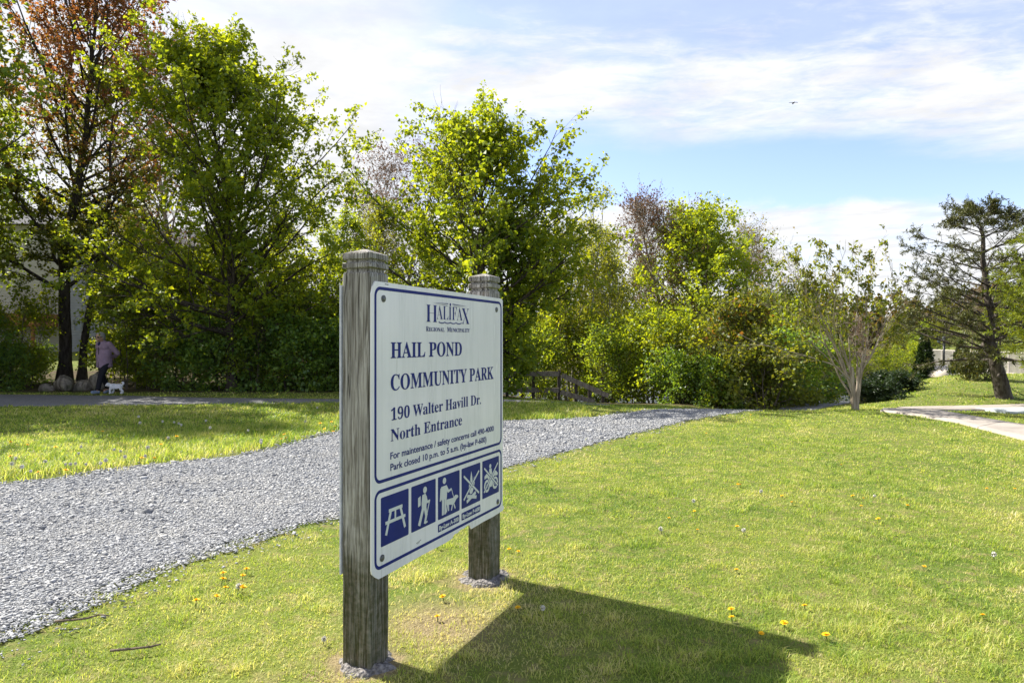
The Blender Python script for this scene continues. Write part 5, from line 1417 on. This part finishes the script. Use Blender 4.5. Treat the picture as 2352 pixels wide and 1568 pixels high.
# ================================================================== DANDELIONS
M_stem = mat_flat('flower stem', (.10, .13, .03), .6, .3, .1, 20); M_yel = mat_flat('dandelion yellow', (.85, .52, .010), .6, .2, .12, 90); M_fluff = mat_flat('seed head white', (.68, .66, .60), .9, .1, .05, 50)
def flower_mesh(kind, hgt, rad, seed):
    rng = np.random.default_rng(seed); V, Q, mi, n = [], [], [], 0
    st = tubes(grow(rng, np.array([[0, 0, -.02]]), np.array([[0, 0, 1.]]), np.array([hgt + .02]), 5, .05, .1), np.array([.0026]), np.array([.0022]), 5)
    V.append(st[0]); Q.append(st[1]); mi += [0] * len(st[1]); n += len(st[0]); top = st[0][-5:].mean(0)
    if kind == 'y':
        for lay, (m_, el_, rr) in enumerate(((18, 8, 1.0), (15, 28, .82), (11, 52, .60))):
            a = np.arange(m_) / m_ * 6.283 + lay; e = R(el_)
            d = np.stack([np.cos(a) * math.cos(e), np.sin(a) * math.cos(e), np.full(m_, math.sin(e))], -1); s_ = np.stack([-np.sin(a), np.cos(a), 0 * a], -1)
            L = rad * rr; w_ = L * .20
            v4 = np.stack([np.broadcast_to(top, d.shape), top + d * L * .6 + s_ * w_, top + d * L, top + d * L * .6 - s_ * w_], 1).reshape(-1, 3)
            V.append(v4); Q.append(np.arange(m_ * 4).reshape(-1, 4) + n); n += len(v4); mi += [1] * m_
    else:
        m_ = 90; d = unit(rng.normal(size=(m_, 3))); s_ = unit(np.cross(d, rng.normal(size=(m_, 3)))); L = rad
        v4 = np.stack([np.broadcast_to(top, d.shape), top + d * L * .85 + s_ * L * .2, top + d * L, top + d * L * .85 - s_ * L * .2], 1).reshape(-1, 3)
        V.append(v4); Q.append(np.arange(m_ * 4).reshape(-1, 4) + n); n += len(v4); mi += [1] * m_
    me = np_mesh('dandelion', np.concatenate(V), np.concatenate(Q), mat_idx=mi)
    me.materials.append(M_stem); me.materials.append(M_yel if kind == 'y' else M_fluff); return me
def z4(l): return [(x_ / 2.767 * .9408, (950 + y_ / 2.767) * .9408) for x_, y_ in l]
lawn_y = [(1190, 1392), (1020, 1368), (1005, 1413), (1693, 1304), (1681, 1396), (1681, 1415), (1851, 1388), (1801, 1428), (1900, 1455), (1747, 1447), (1516, 1018), (1671, 954), (1725, 952), (1623, 993), (1693, 1110), (1798, 1137), (1820, 1153), (1597, 1170), (1536, 1186), (1602, 1214), (1961, 1138), (1982, 1141), (1976, 1158), (2021, 1190), (1932, 1066), (1693, 1207), (1700, 1112), (2268, 1120), (2082, 1158), (2120, 1295), (1170, 1258), (1190, 1262), (2260, 1410), (2330, 1120)]
clump_y = [(513, 1312), (507, 1328), (515, 1345), (556, 1316), (564, 1304), (556, 1345), (496, 1362), (449, 1379)]
strip_y = z4([(175, 375), (380, 380), (690, 280), (1130, 320), (1170, 320), (1075, 360), (1930, 300), (1910, 322), (1850, 310), (2170, 230), (2240, 220), (2240, 280), (2200, 260), (90, 450), (440, 545), (945, 465), (1025, 470), (285, 550), (2262, 240), (1945, 315), (60, 350)])
strip_w = z4([(1100, 215), (1180, 215), (1198, 222), (1230, 235), (1395, 210), (1420, 258), (1680, 268), (2140, 120), (2050, 210), (525, 380), (995, 390), (855, 450), (525, 420), (600, 485), (730, 480), (155, 520), (455, 485), (515, 485), (760, 395), (810, 405), (970, 440), (680, 490), (290, 480), (70, 505), (95, 465), (1150, 325), (1760, 345), (1775, 355), (930, 230), (950, 185), (210, 530), (485, 495)])
lawn_w = [(2283, 1273), (1748, 1127), (1594, 1149), (1521, 1214), (1709, 1215), (2006, 1135), (1005, 1246), (545, 1346), (741, 1460), (1250, 1392)]
protos_f = {}
def scatter(pts, kind, hgt, rad, label, group):
    for k, (px, py) in enumerate(pts):
        key = (kind, hgt, k % 3)
        if key not in protos_f: protos_f[key] = flower_mesh(kind, hgt, rad, 10 + k % 3)
        zt = hgt + .004; y_ = (CAM_H - zt) * F / (py - 784); x_ = X(px, y_)
        o = bpy.data.objects.new('dandelion' if kind == 'y' else 'dandelion_clock', protos_f[key]); COL.objects.link(o)
        o.location = (x_, y_, hz(x_, y_)); o.rotation_euler = (random.uniform(-.25, .25), random.uniform(-.25, .25), random.uniform(0, 6.28)); s_ = random.uniform(.8, 1.15); o.scale = (s_, s_, s_)
        tag(o, label, 'flower', group)
scatter(lawn_y, 'y', .028, .017, 'yellow dandelion flowering in the mown lawn right of the gravel path', 'dandelions in the mown lawn')
scatter(clump_y, 'y', .040, .020, 'yellow dandelion in the clump on the near grass left of the sign', 'dandelions of the near clump')
scatter(strip_y, 'y', .10, .026, 'yellow dandelion in the long grass across the gravel path', 'dandelions across the path')
scatter(strip_w, 'w', .12, .020, 'white dandelion seed head in the long grass across the gravel path', 'seed heads across the path')
scatter(lawn_w, 'w', .040, .015, 'white dandelion seed head in the mown lawn', 'seed heads in the mown lawn')

# fallen twigs on the near grass
M_twig = mat_bark('dry twig', (.10, .075, .055), (.19, .15, .11), 30)
for lb, pts in (('bent dry twig lying on the grass beside the gravel, nearer the path', [(128, 1443), (165, 1440), (200, 1436), (228, 1427), (250, 1430)]), ('straight thin dry twig lying on the grass near the bottom left', [(255, 1512), (300, 1508), (345, 1503), (368, 1497)])):
    P3 = [Vector((*G(*p), .035)) for p in pts]; o0 = P3[0].copy(); mb = MB(); mb.path([p - o0 for p in P3], [.006, .0055, .005, .004, .003][:len(P3)], 6)
    tag(mb.build('twig', M_twig, None, True, o0), lb, 'twig')
